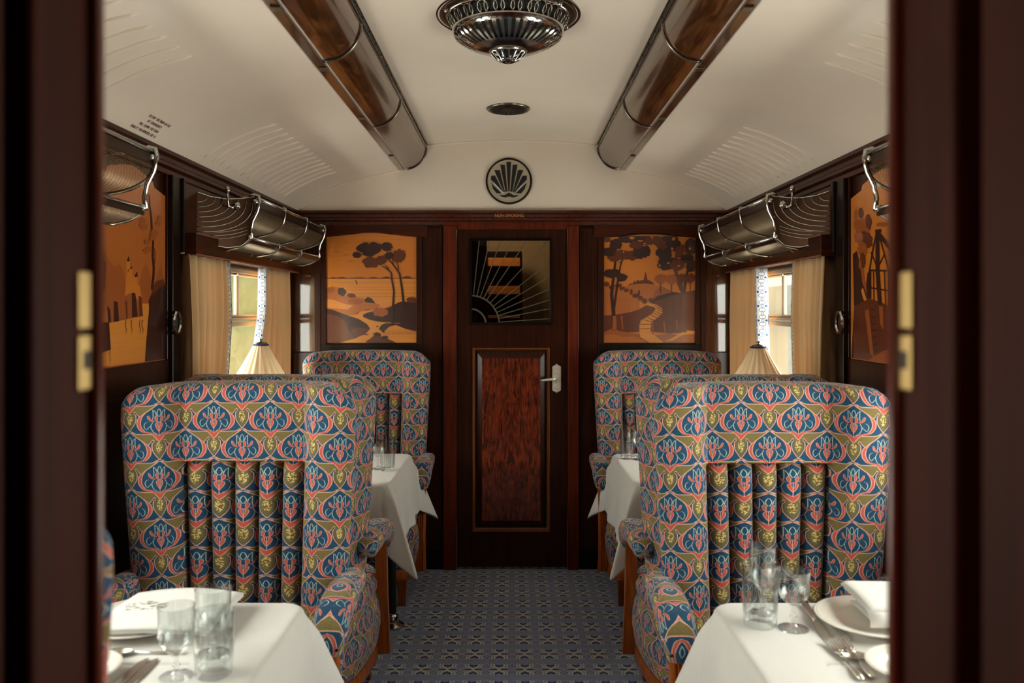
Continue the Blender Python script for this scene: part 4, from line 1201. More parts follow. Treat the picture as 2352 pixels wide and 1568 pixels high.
# ------------------------------------------------------------------ curtains
def curtain(sx, y0, y1, label, lead, seed, band=False, swing=0.0, folds=6, zbot=.86, bandw=.06, slope=0.0):
    """lead: +1 when the leading (free) edge is at y1"""
    t = thing('curtain', label, 'curtain', (sx * WX, y0, 0), 0, 'cream silk curtains')
    Wd = y1 - y0; zt = 1.694; ph = seed
    def fn(u, v):
        z = zt + (zbot - zt) * v
        q = u if lead > 0 else 1 - u            # 1 at leading edge
        pull = 0
        vv = (zt - z)
        if vv > .2: pull = swing * min(1, (vv - .2) / .35) ** 1.2 * q
        y = (u * Wd) - lead * pull
        w = .025 * math.sin(u * folds * 2 * PI + ph + .5 * math.sin(v * 2)) + .009 * math.sin(u * folds * 4.3 * PI + ph * 2)
        w *= (.75 + .25 * min(1, v * 3))
        return (-sx * (w + .037 + .004 * v), y, z)
    g = G(); g.grid(fn, 110, 26)
    g.build('drape', M['curtain'], t, smooth=True, solid=.0015)
    g = G(); g.box(*sorted((-sx * .0, -sx * .03)), .01, Wd - .01, zt, zt + .012); g.build('heading', M['curtain'], t)
    if band:
        vs = []; uv = []; nv = 26; ue = 1 if lead > 0 else 0
        for j in range(nv + 1):
            p = fn(ue, j / nv); vv = zt - p[2]
            bw = bandw * (.45 + .55 * min(1, vv / .3)) if slope else bandw
            sh_ = slope * max(0, vv - .33) ** 1.0
            for k in range(4):
                q = k / 3
                vs.append((p[0] - sx * (q * bw - bandw * .35 - .004) - sx * sh_ * 0, p[1] + lead * (.006 + .02 * q - .012 * q * q) , p[2])); uv.append((q, p[2]))
        fs = [(j * 4 + k, j * 4 + k + 1, (j + 1) * 4 + k + 1, (j + 1) * 4 + k) for j in range(nv) for k in range(3)]
        link_mesh('embroidered_band', vs, fs, M['band'], t, uv=uv, smooth=True, solid=.0012)
    return t
curtain(-1, 3.08, 3.50, 'cream curtain drawn to the near side of the far left window', 1, 1.0, band=True, bandw=.018, swing=.07, folds=5)
curtain(-1, 4.03, 4.47, 'cream curtain with a blue band at the end wall side of the far left window', -1, 2.3, band=True, swing=-.14, folds=4, bandw=.045)
curtain(1, 3.20, 3.58, 'cream curtain drawn to the near side of the far right window', 1, .4, band=True, bandw=.010, swing=.05, folds=5)
curtain(1, 4.05, 4.56, 'cream curtain with a wide blue band, end wall side of the far right window', -1, 3.1, band=True, swing=-.01, folds=4, bandw=.066)

# ------------------------------------------------------------------ luggage racks
def rack(sx, ya, yb, label, plates):
    t = thing('luggage_rack', label, 'luggage rack', (sx * WX, (ya + yb) / 2, 1.75), 0, 'chrome luggage racks')
    yc = (ya + yb) / 2; L = (yb - ya) / 2
    # cross-section coordinates: u = distance from wall, w = height above z0 1.75
    T = (.205, .197); B = (.178, .033)
    P = lambda u, y, w: (-sx * u, y, w)
    g = G(); g.tube([P(T[0], -L, T[1]), P(T[0], L, T[1])], .0075, 10); g.build('top_rail', M['chrome'], t, smooth=True)
    g = G(); g.tube([P(B[0], -L, B[1]), P(B[0], L, B[1])], .0065, 10); g.build('lower_rail', M['chrome'], t, smooth=True)
    g = G()
    a, b = sorted((-sx * (T[0] - .004), -sx * (T[0] + .001))); g.box(a, b, -L, L, T[1] - .036, T[1] - .008)
    a, b = sorted((-sx * (B[0] - .003), -sx * (B[0] + .002))); g.box(a, b, -L, L, B[1] - .022, B[1] - .006); g.build('fascia', M['bronze'], t)
    def sec1(q):   # basket: quarter ellipse from the top rail down and back to the wall
        a = q * PI / 2; return (.012 + (T[0] - .014) * math.cos(a) ** .9 if a < PI / 2 - 1e-6 else .012, .075 + (T[1] - .115) * (1 - math.sin(a)) ** 1.0)
    def sec2(q):
        a = q * PI / 2; return (.012 + (B[0] - .014) * math.cos(a), -.012 + (B[1] + .004) * (1 - math.sin(a)) ** 1.1)
    def meshsurf(sec, name, cell=.0125, ns=22):
        g = G(); ny = int(2 * L / cell); vs = []; nrow = ns
        for j in range(nrow + 1):
            u, w = sec(j / nrow)
            for i in range(ny + 1):
                vs.append(P(u, -L + 2 * L * (i + (.5 if j % 2 else 0)) / (ny + .5), w))
        fs = []
        # diamonds: row j vertex i, row j+1 neighbours, row j+2
        m = ny + 1
        for j in range(nrow - 1):
            for i in range(1, m - 1):
                if j % 2 == 0: l, r = (j + 1) * m + i - 1, (j + 1) * m + i
                else: l, r = (j + 1) * m + i, (j + 1) * m + i + 1
                if r % m == 0: continue
                fs.append((j * m + i, r, (j + 2) * m + i, l))
        g.add(vs, fs)
        o = g.build(name, M['mesh'], t)
        md = o.modifiers.new('wire', 'WIREFRAME'); md.thickness = .0018; md.use_even_offset = False; md.use_boundary = True
        return o
    meshsurf(sec1, 'basket_mesh', .017, 30); meshsurf(sec2, 'lower_mesh', .013, 30)
    for f in (-.335, .335):
        g = G(); y = f * L * 1.0
        pts = [P(T[0] - .004, y, T[1] + .010), P(T[0] + .010, y, T[1] + .006), P(T[0] + .010, y, T[1] - .012)] + [P(sec1(q / 14)[0] + .004, y, sec1(q / 14)[1] - .007) for q in range(1, 15)]
        g.tube(pts, .0048, 8); g.build('cross_rod', M['chrome'], t, smooth=True)
        pts = [P(B[0] - .004, y, B[1] + .009), P(B[0] + .009, y, B[1] + .004), P(B[0] + .008, y, B[1] - .012)] + [P(sec2(q / 12)[0] + .002, y, sec2(q / 12)[1] - .008) for q in range(1, 13)]
        g = G(); g.tube(pts, .0048, 8); g.build('hook_rod', M['chrome'], t, smooth=True)
    for e in (-1, 1):
        y = e * L
        g = G()
        g.tube([P(T[0] - .03, y, T[1] + .004), P(T[0] - .012, y, T[1] + .013), P(T[0] + .008, y, T[1] + .008), P(T[0] + .012, y, T[1] - .015), P(T[0] + .002, y, T[1] - .055), P(T[0] - .018, y, T[1] - .095), P(B[0] + .002, y, B[1] + .03), P(B[0] + .006, y, B[1] + .002), P(B[0] - .006, y, B[1] - .016), P(B[0] - .04, y, B[1] - .036), P(.09, y, B[1] - .048), P(.03, y, B[1] - .04), P(.005, y, B[1] - .02)], [.008, .008, .0075, .0075, .0075, .0075, .0075, .0075, .006, .005, .005, .005, .005], 8)
        g.tube([P(sec1(q / 14)[0] + .003, y, sec1(q / 14)[1] - .004) for q in range(0, 15)], .006, 8)
        g.tube([P(.005, y, T[1] + .012), P(.06, y, T[1] - .008), P(.12, y, T[1] - .004), P(T[0] - .03, y, T[1] + .004)], .0035, 6)
        br = g.build('end_bracket', M['chrome'], t, smooth=True)
        g = G()
        for (u, w) in ((T[0] - .004, T[1] - .016), (B[0] - .002, B[1])):
            g.lathe([(0, -.014), (.010, -.012), (.012, -.004), (.012, .004), (.010, .012), (0, .014)], 12, P(u, y, w), axis='y')
        g.build('boss', M['chrome'], t, smooth=True)
    if plates:
        # bronze end plate with curved chrome strips, swept back along the wall
        e = -1; y = -L
        def pl(u, w, d):   # u: distance from wall ; the plate slants towards the camera at the wall
            return (-sx * u, y - .14 * (1 - u / .2) ** 1.3 * (1 if u < .2 else 0) + d, w)
        out = [(.004, .205), (.05, .190), (.10, .186), (.15, .192), (.195, .202), (.190, .12), (.176, .035), (.150, .006), (.11, -.012), (.06, -.012), (.03, .01), (.004, .06)]
        g = G(); nseg = 12; vs = []
        import bisect
        top = [(0.004, .205), (.05, .190), (.10, .186), (.15, .192), (.195, .202)]
        bot = [(0.004, .03), (.05, -.002), (.10, -.012), (.15, -.002), (.180, .03), (.195, .12)]
        def itp(tb, u):
            for (a, za), (b, zb) in zip(tb, tb[1:]):
                if u <= b: return za + (zb - za) * (u - a) / (b - a)
            return tb[-1][1]
        for d in (0, .005):
            for k in range(25):
                u = .004 + .191 * k / 24
                vs.append(pl(u, itp(bot, u), d)); vs.append(pl(u, itp(top, u), d))
        n = 50; fs = []
        for b0 in (0, n):
            for k in range(24): fs.append((b0 + 2 * k, b0 + 2 * k + 2, b0 + 2 * k + 3, b0 + 2 * k + 1))
        for k in range(24):
            fs.append((2 * k, 2 * k + 2, n + 2 * k + 2, n + 2 * k)); fs.append((2 * k + 1, 2 * k + 3, n + 2 * k + 3, n + 2 * k + 1))
        g.add(vs, fs); pt = g.build('end_plate', M['bronze'], t, smooth='auto')
        g = G()
        for k in range(7):   # curved strips rising from the wall to the top edge
            r1 = .03 + k * .025
            pts = []
            for q in range(13):
                a = q / 12 * PI * .52
                u = .008 + (r1) * math.sin(a) * 1.02; w = .188 - (.150 * (r1 / .19)) * math.cos(a) ** .8 if a < PI / 2 else .188
                u = min(u, .19); pts.append(pl(u, max(w, itp(bot, u) + .006), -.0025))
            g.tube(pts, .0018, 5)
        for k in range(3):
            g.tube([pl(.05 + .04 * q / 8 * 3, .02 + k * .014 + .03 * (q / 8) ** 2, -.0025) for q in range(9)], .0014, 5)
        g.tube([pl(u, itp(top, u), -.001) for u in [.004 + .0095 * q for q in range(21)]], .0028, 6)
        g.tube([pl(u, itp(bot, u), -.001) for u in [.004 + .0095 * q for q in range(20)]], .0028, 6)
        g.build('chrome_strips', M['nickel'], pt, smooth=True)
    return t
rack(-1, 3.42, 4.62, 'ornate chrome mesh luggage rack above the far left window', True)
rack(1, 3.39, 4.62, 'ornate chrome mesh luggage rack above the far right window', True)
rack(-1, 1.22, 2.43, 'chrome mesh luggage rack cut off by the left doorway jamb', False)
rack(1, 1.24, 2.45, 'chrome mesh luggage rack cut off by the right doorway jamb', False)
for sx, y in ((-1, 3.385), (1, 3.36)):
    side = 'left' if sx < 0 else 'right'
    t = thing('coat_hook', 'small chrome upright coat hook beside the far %s luggage rack' % side, 'hook', (sx * (1.14 if sx < 0 else 1.115), y, 1.915))
    g = G(); g.lathe([(0, 0), (.017, 0), (.018, -.003), (.012, -.006), (.010, -.010), (.004, -.012), (0, -.012)], 20, (-sx * .012, 0, -.004), axis='y'); g.build('rose', M['chrome'], t, smooth=True)
    g = G(); g.tube([(-sx * .012, -.015, -.004), (-sx * .03 + sx * .02, -.04, -.018), (sx * .002, -.052, -.012), (sx * .004, -.056, .02), (sx * .004, -.056, .045)], [.006, .0055, .005, .0045, .0045], 8)
    g.lathe([(0, .040), (.0085, .044), (.0095, .055), (.007, .064), (0, .068)], 12, (sx * .004, -.056, 0)); g.build('peg', M['chrome'], t, smooth=True)

# ------------------------------------------------------------------ light troughs under the ceiling step
def trough(sx, label):
    t = thing('light_trough', label, 'light fitting', (sx * .615, 0, 2.415), 0, 'veneered light troughs along the ceiling')
    N = NT('curved_trough_veneer_%d' % (sx > 0))
    v = N.mapping(N.coord(), scale=(30, 5, 30)); f = N.noise(1, 6, v, rough=.65, dist=1.5)
    c = N.ramp(f, [(.3, lin((36, 18, 9))), (.5, lin((72, 41, 19))), (.72, lin((116, 72, 38)))])
    N.p(Base_Color=c, Roughness=.16); N.b.inputs['Coat Weight'].default_value = .5; N.b.inputs['Coat Roughness'].default_value = .06
    mt = N.mat
    joints = [YP + .02, 1.74, 2.70, 3.66, YE - .008]
    R = .122
    def arc(y, r, q0=0.0, q1=1.0, n=16):
        out = []
        for k in range(n + 1):
            a = (q0 + (q1 - q0) * k / n) * PI / 2       # 0: towards aisle (inner, up) ; 1: straight down
            out.append((-sx * r * math.cos(a), y, -r * math.sin(a) + .004))
        return out
    for a, b in zip(joints, joints[1:]):
        g = G(); n = 17; ys = [a + .006 + (b - a - .012) * q / 12 for q in range(13)]; vs = []
        for y in ys: vs += arc(y, R, .02, .96)
        g.add(vs, [(j * n + i, j * n + i + 1, (j + 1) * n + i + 1, (j + 1) * n + i) for j in range(12) for i in range(n - 1)])
        g.build('cover', mt, t, smooth=True)
    for j in joints:
        g = G(); ra = arc(j - .008, R + .004, 0, 1); rb = arc(j + .006, R + .004, 0, 1); n = len(ra)
        g.add(ra + rb, [(i, i + 1, n + i + 1, n + i) for i in range(n - 1)])
        g.build('joint_band', M['nickel'], t, smooth=True, solid=.004)
    g = G()
    for (r, q) in ((R + .003, 0.0), (R + .012, -.06)):
        a = q * PI / 2
        g.tube([(-sx * r * math.cos(a), YP + .01, -r * math.sin(a) + .004), (-sx * r * math.cos(a), YE - .006, -r * math.sin(a) + .004)], .004, 6)
    for k in range(30):
        y = YP + .1 + k * .13
        if y < YE - .05: g.lathe([(0, -.002), (.0045, 0), (.0045, .003), (0, .004)], 8, (-sx * (R + .006), y, .012), axis='x')
    g.build('inner_rail', M['nickel'], t, smooth='auto')
    g = G()
    a0, b0 = sorted((sx * .001, sx * .034)); g.box(a0, b0, YP + .01, YE - .006, -.128, -.108)
    g.build('outer_flange', mt, t, bevel=.002)
    for y in (.95, 1.45, 2.2, 2.75, 3.45, 4.3):
        g = G(); a0, b0 = sorted((-sx * .004, sx * .024)); g.box(a0, b0, y - .018, y + .018, -.134, -.126); g.build('clip', M['nickel'], t, bevel=.002)
    g = G(); ra = arc(YE - .004, R - .002, 0, 1); g.add(ra + [(0, YE - .004, .004)], [tuple(range(len(ra) + 1))]); g.build('end_cap', M['black'], t)
    return t
trough(-1, 'long curved veneer light trough left of the ceiling centre')
trough(1, 'long curved veneer light trough right of the ceiling centre')

# ------------------------------------------------------------------ pierced ceiling light
def ceiling_light(x, y, z):
    t = thing('ceiling_light', 'large round pierced chrome light fitting on the ceiling', 'ceiling light', (x, y, z))
    g = G(); g.lathe([(.245, .012), (.245, .002), (.241, -.004), (.235, -.006), (.229, -.003), (.224, -.007), (.212, -.010), (.204, -.008), (.2, -.014), (.190, -.016), (.186, -.010)], 72)
    g.build('rim', M['bronze'], t, smooth=True)
    g = G(); g.lathe([(.247, .006), (.2475, 0), (.244, -.004), (.2415, -.001)], 72); g.lathe([(.206, -.008), (.203, -.015), (.199, -.012)], 72); g.build('rim_edge', M['chrome'], t, smooth=True)
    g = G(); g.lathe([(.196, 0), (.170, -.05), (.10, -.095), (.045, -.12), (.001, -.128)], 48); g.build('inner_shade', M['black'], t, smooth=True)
    # upper band of interlaced rings
    g = G(); nr = 22
    for k in range(nr):
        for (off, rr, tw) in ((0, .0175, .0024), (.5, .0215, .0016)):
            pts = []
            for q in range(20):
                a = 2 * PI * q / 20; h = math.sin(a) * rr; w = math.cos(a) * rr
                vpos = -.034 + h; rad = .201 - (.024) * ((-.012 - vpos) / .044)
                th = 2 * PI * (k + off) / nr + w / .19
                pts.append((rad * math.cos(th), rad * math.sin(th), vpos))
            g.tube(pts, tw, 5, closed=True)
    g.build('ring_band', M['nickel'], t, smooth=True)
    # slotted bowl: profile with cut slots
    prof = [(.185, -.052), (.184, -.062), (.177, -.074), (.156, -.089), (.132, -.101), (.112, -.109), (.088, -.116), (.064, -.121)]
    g = G(); n = 176; vs = []; fs = []
    for (r, zz) in prof:
        for k in range(n):
            a = 2 * PI * k / n; vs.append((r * math.cos(a), r * math.sin(a), zz))
    for j in range(len(prof) - 1):
        for k in range(n):
            if j in (2, 3, 4) and k % 4 > 1: continue
            k2 = (k + 1) % n; fs.append((j * n + k, j * n + k2, (j + 1) * n + k2, (j + 1) * n + k))
    g.add(vs, fs); g.build('slotted_bowl', M['chrome'], t, smooth=True)
    prof = [(.064, -.119), (.060, -.126), (.057, -.131), (.046, -.143), (.034, -.151), (.018, -.157), (.001, -.159)]
    g = G(); n = 48; vs = []; fs = []
    for (r, zz) in prof:
        for k in range(n):
            a = 2 * PI * k / n; vs.append((r * math.cos(a), r * math.sin(a), zz))
    for j in range(len(prof) - 1):
        for k in range(n):
            if j in (2, 3) and k % 3 != 0: continue
            k2 = (k + 1) % n; fs.append((j * n + k, j * n + k2, (j + 1) * n + k2, (j + 1) * n + k))
    g.add(vs, fs); g.build('slotted_finial', M['chrome'], t, smooth='auto', solid=.001)
    g = G()
    for k in range(6):
        a = 2 * PI * (k + .35) / 6; g.lathe([(0, -.020), (.006, -.018), (.007, -.012), (.007, -.008)], 8, (.2135 * math.cos(a), .2135 * math.sin(a), 0))
    g.build('screw', M['chrome'], t, smooth=True)
    return t
ceiling_light(-.013, 2.74, 2.460)
def ceiling_vent(x, y, z):
    t = thing('ceiling_vent', 'small flat round dark metal vent on the ceiling beyond the light', 'vent', (x, y, z))
    g = G(); g.lathe([(.105, .006), (.106, -.002), (.100, -.007), (.092, -.006), (.090, -.004)], 48); g.build('rim', M['nickel'], t, smooth=True)
    g = G(); g.lathe([(.091, -.003), (.06, -.006), (.001, -.007)], 48); g.build('plate', M['bronze'], t, smooth=True)
    g = G()
    for k in range(18):
        a = 2 * PI * k / 18; c, s = math.cos(a), math.sin(a)
        g.add([(c * .035 - s * .003, s * .035 + c * .003, -.0075), (c * .035 + s * .003, s * .035 - c * .003, -.0075), (c * .08 + s * .007, s * .08 - c * .007, -.0062), (c * .08 - s * .007, s * .08 + c * .007, -.0062)], [(0, 1, 2, 3)])
    g.build('openings', M['black'], t)
    g = G(); g.box(-.009, .009, -.075, .005, -.013, -.006); g.box(-.011, .011, -.092, -.075, -.019, -.006); g.build('regulator', M['bronze'], t, bevel=.002)
    return t
ceiling_vent(-.018, 4.0, 2.458)

def fan_vent():
    cx, cz = -.018, 2.226
    t = thing('wall_vent', 'round chrome sunburst vent in a dark ring above the end door', 'vent', (cx, YE - .006, cz))
    k = .000289
    def P(u, v, d): return ((u - 612) * k, -d, (675 - v) * k)
    g = G(); g.lathe([(.133, 0), (.133, -.012), (.128, -.016), (.123, -.014), (.121, -.008), (.121, 0)], 64, axis='y'); g.build('surround', M['wood_black'], t, smooth='auto')
    g = G(); g.lathe([(.1215, -.004), (.1215, -.012), (.113, -.011), (.112, -.008), (.001, -.008)], 64, axis='y'); g.build('plate', M['satin'], t, smooth='auto')
    polys = [[(562, 296), (655, 296), (624, 880), (600, 880)], [(441, 348), (530, 348), (585, 880), (548, 890)], [(690, 348), (784, 348), (680, 890), (640, 880)],
             [(322, 455), (430, 455), (535, 890), (515, 900)], [(795, 455), (900, 455), (712, 900), (690, 890)],
             [(262, 566), (338, 566), (510, 905), (500, 905), (254, 645)], [(886, 566), (968, 566), (970, 645), (730, 905), (715, 905)],
             [(258, 705), (468, 915), (372, 918), (300, 830)], [(968, 705), (745, 915), (855, 918), (925, 830)],
             [(415, 950), (535, 950), (545, 930), (580, 925), (585, 905), (640, 905), (645, 925), (680, 930), (690, 950), (820, 950), (760, 985), (665, 1005), (655, 985), (570, 985), (560, 1005), (470, 985)]]
    g = G()
    for p in polys: g.prism(p, P, .007, .0088)
    g.build('openings', M['black'], t)
    g = G()
    for p in polys[:9]:
        g.tube([P(u, v, .0095) for u, v in p], .0013, 4, closed=True)
    g.build('fins', M['chrome'], t)
    return t
fan_vent()

# ------------------------------------------------------------------ inlaid marquetry pictures
def lobed(cx, cy, rx, ry, seed, lobes=9):
    rnd = random.Random(seed); ph = rnd.uniform(0, 6); n = 84
    k1, k2 = rnd.choice((5, 7, 9)), rnd.choice((11, 13)); a1 = rnd.uniform(.05, .12); p3 = rnd.uniform(0, 6)
    def rr(t): return .84 + a1 * math.sin(2 * t + p3) + .17 * abs(math.sin(k1 * t / 2 + ph)) * (1 + .5 * math.sin(t + p3)) + .07 * abs(math.sin(k2 * t / 2 + p3))
    return [(cx + rx * rr(2 * PI * i / n) * math.cos(2 * PI * i / n), cy + ry * rr(2 * PI * i / n) * math.sin(2 * PI * i / n)) for i in range(n)]
def ribbon(pts, w0, w1=None):
    w1 = w0 if w1 is None else w1; L = []; R = []; n = len(pts)
    for i, p in enumerate(pts):
        a = Vector(pts[min(i + 1, n - 1)]) - Vector(pts[max(i - 1, 0)]); a.normalize(); w = (w0 + (w1 - w0) * i / (n - 1)) / 2
        L.append((p[0] - a.y * w, p[1] + a.x * w)); R.append((p[0] + a.y * w, p[1] - a.x * w))
    return L + R[::-1]
class Pic:
    def __init__(s, fn, clip): s.fn = fn; s.g = G(); s.d = .0005; s.clip = clip
    def add(s, poly, mi):
        poly = clip_poly(poly, s.clip)
        if len(poly) < 3: return
        s.d += .00006; s.g.sheet(poly, s.fn, s.d, mi)
def clip_poly(poly, b):
    x0, y0, x1, y1 = b
    for ax, lim, keep in ((0, x0, 1), (0, x1, -1), (1, y0, 1), (1, y1, -1)):
        out = []; n = len(poly)
        for i in range(n):
            p, q = poly[i], poly[(i + 1) % n]; a, c = (p[ax] - lim) * keep, (q[ax] - lim) * keep
            if a >= 0: out.append(p)
            if (a >= 0) != (c >= 0):
                t = a / (a - c); out.append((p[0] + (q[0] - p[0]) * t, p[1] + (q[1] - p[1]) * t))
        poly = out
        if not poly: return []
    return poly

def pic_left():
    t = thing('marquetry_panel', 'inlaid wood picture of two bent trees by a bay, left of the end door', 'wall panel', (-.807, YE - .006, 1.60), 0, 'inlaid marquetry pictures')
    k = .526 / 951
    fn = lambda u, v, d: ((u - 808) * k, -d - .002, (1415 - v) * k * 1.002 - .301)
    g = G(); g.prism([(332, 318), (470, 300), (740, 277), (870, 277), (1145, 300), (1283, 318), (1283, 1415), (332, 1415)], lambda u, v, d: fn(u, v, -d - .002 + .0), 0, .006)
    g = G(); g.prism([(332, 318), (470, 308), (740, 277), (870, 277), (1145, 308), (1283, 318), (1283, 1415), (332, 1415)], lambda u, v, d: ((u - 808) * k, d, (1415 - v) * k * 1.002 - .301), -.0022, .006)
    g.build('veneer_ground', VEN[0], t)
    p = Pic(fn, (333, 300, 1282, 1414))
    p.add([(332, 752), (1283, 752), (1283, 1415), (332, 1415)], 1)
    for y, w in ((790, 3), (840, 2), (862, 3), (905, 3), (935, 4)): p.add([(332 + y % 90, y), (1283, y - 2), (1283, y + w), (400, y + w)], 5)
    p.add([(332, 738), (370, 745), (410, 734), (450, 742), (500, 733), (560, 744), (700, 736), (760, 744), (830, 733), (900, 744), (965, 727), (1020, 744), (1110, 744), (1180, 720), (1240, 744), (1283, 744), (1283, 752), (332, 752)], 3)
    p.add(ribbon([(645, 765), (655, 800), (662, 812)], 10), 4)
    for c in ((450, 470), (545, 505), (595, 572)): p.add(ribbon([(c[0] - 28, c[1] + 4), (c[0] - 8, c[1] - 5), (c[0], c[1] + 3), (c[0] + 22, c[1] - 5)], 4), 3)
    p.add([(332, 850), (370, 860), (400, 830), (470, 840), (520, 880), (545, 930), (600, 905), (650, 940), (720, 950), (800, 985), (850, 1005), (900, 1020), (890, 1045), (830, 1070), (700, 1090), (640, 1130), (560, 1130), (440, 1080), (332, 1060)], 5)
    p.add([(332, 960), (420, 970), (520, 1010), (620, 1030), (560, 1070), (332, 1050)], 1)
    p.add(lobed(380, 870, 50, 30, 3), 2); p.add(lobed(500, 885, 42, 45, 4), 4); p.add(lobed(600, 925, 50, 22, 5), 3); p.add(lobed(640, 985, 80, 28, 6), 2)
    p.add([(735, 965), (770, 940), (810, 955), (850, 1005), (780, 1000), (740, 990)], 4)
    p.add([(332, 1062), (400, 1070), (560, 1130), (680, 1170), (760, 1220), (792, 1265), (740, 1320), (640, 1370), (480, 1415), (332, 1415)], 4)
    p.add([(590, 1280), (660, 1255), (795, 1270), (745, 1325), (650, 1362), (615, 1320)], 3)
    p.add([(332, 1110), (440, 1130), (540, 1190), (570, 1280), (640, 1370), (480, 1415), (332, 1415)], 3)
    p.add([(880, 1150), (880, 1060), (960, 1050), (1060, 1010), (1283, 985), (1283, 1060), (1000, 1130)], 2)
    p.add([(718, 1125), (760, 1105), (850, 1080), (1000, 1050), (1080, 1000), (1130, 985), (1283, 1000), (1283, 1250), (1200, 1250), (1100, 1210), (900, 1200), (800, 1180), (725, 1150)], 4)
    p.add(lobed(905, 1095, 85, 45, 9, 12), 2); p.add(lobed(1230, 970, 60, 30, 12, 12), 3)
    p.add([(885, 1270), (910, 1230), (960, 1210), (1100, 1215), (1283, 1240), (1283, 1310), (1100, 1320), (930, 1312)], 4)
    p.add([(940, 1300), (990, 1250), (1060, 1230), (1160, 1270), (1283, 1300), (1283, 1415), (1050, 1415)], 1)
    for q in range(22): p.add(ribbon([(950 + q * 15, 1330), (945 + q * 15, 1275)], 5, 1), 2)
    p.add([(750, 1400), (800, 1370), (830, 1340), (900, 1345), (960, 1365), (1060, 1412), (1055, 1415), (760, 1415)], 3)
    p.add(lobed(868, 1328, 40, 22, 15), 4); p.add(lobed(945, 1360, 35, 18, 16), 4)
    for e in ((765, 1075, 42, 4), (665, 1108, 14, 5), (870, 1245, 14, 6), (755, 1330, 30, 6)): p.add(lobed(*e, 1), 3)
    p.add(ribbon([(1028, 1215), (1025, 1100), (1035, 990), (1042, 880), (1020, 760), (1015, 690), (975, 655), (920, 620)], 28, 10), 4)
    p.add(ribbon([(1150, 1130), (1140, 990), (1125, 850), (1100, 700), (1060, 640), (1005, 570), (940, 510)], 28, 10), 4)
    for b in ([(1030, 612), (1035, 570), (1018, 540)], [(1088, 655), (1085, 610), (1065, 565)], [(985, 660), (975, 630), (950, 612)], [(1000, 575), (985, 540), (975, 500)]): p.add(ribbon(b, 12, 6), 4)
    for i, c in enumerate(((1095, 520, 72, 66, 3), (905, 565, 62, 50, 3), (800, 580, 85, 58, 3), (990, 512, 46, 38, 4), (965, 420, 55, 50, 4), (740, 430, 70, 58, 4), (795, 475, 80, 50, 4), (830, 400, 38, 34, 4), (868, 440, 46, 50, 4), (682, 438, 34, 26, 4), (660, 505, 50, 30, 4))):
        p.add(lobed(c[0], c[1], c[2], c[3], i + 20, 7 + i % 4), c[4])
    p.g.build('inlay', VEN, t, recalc=False)
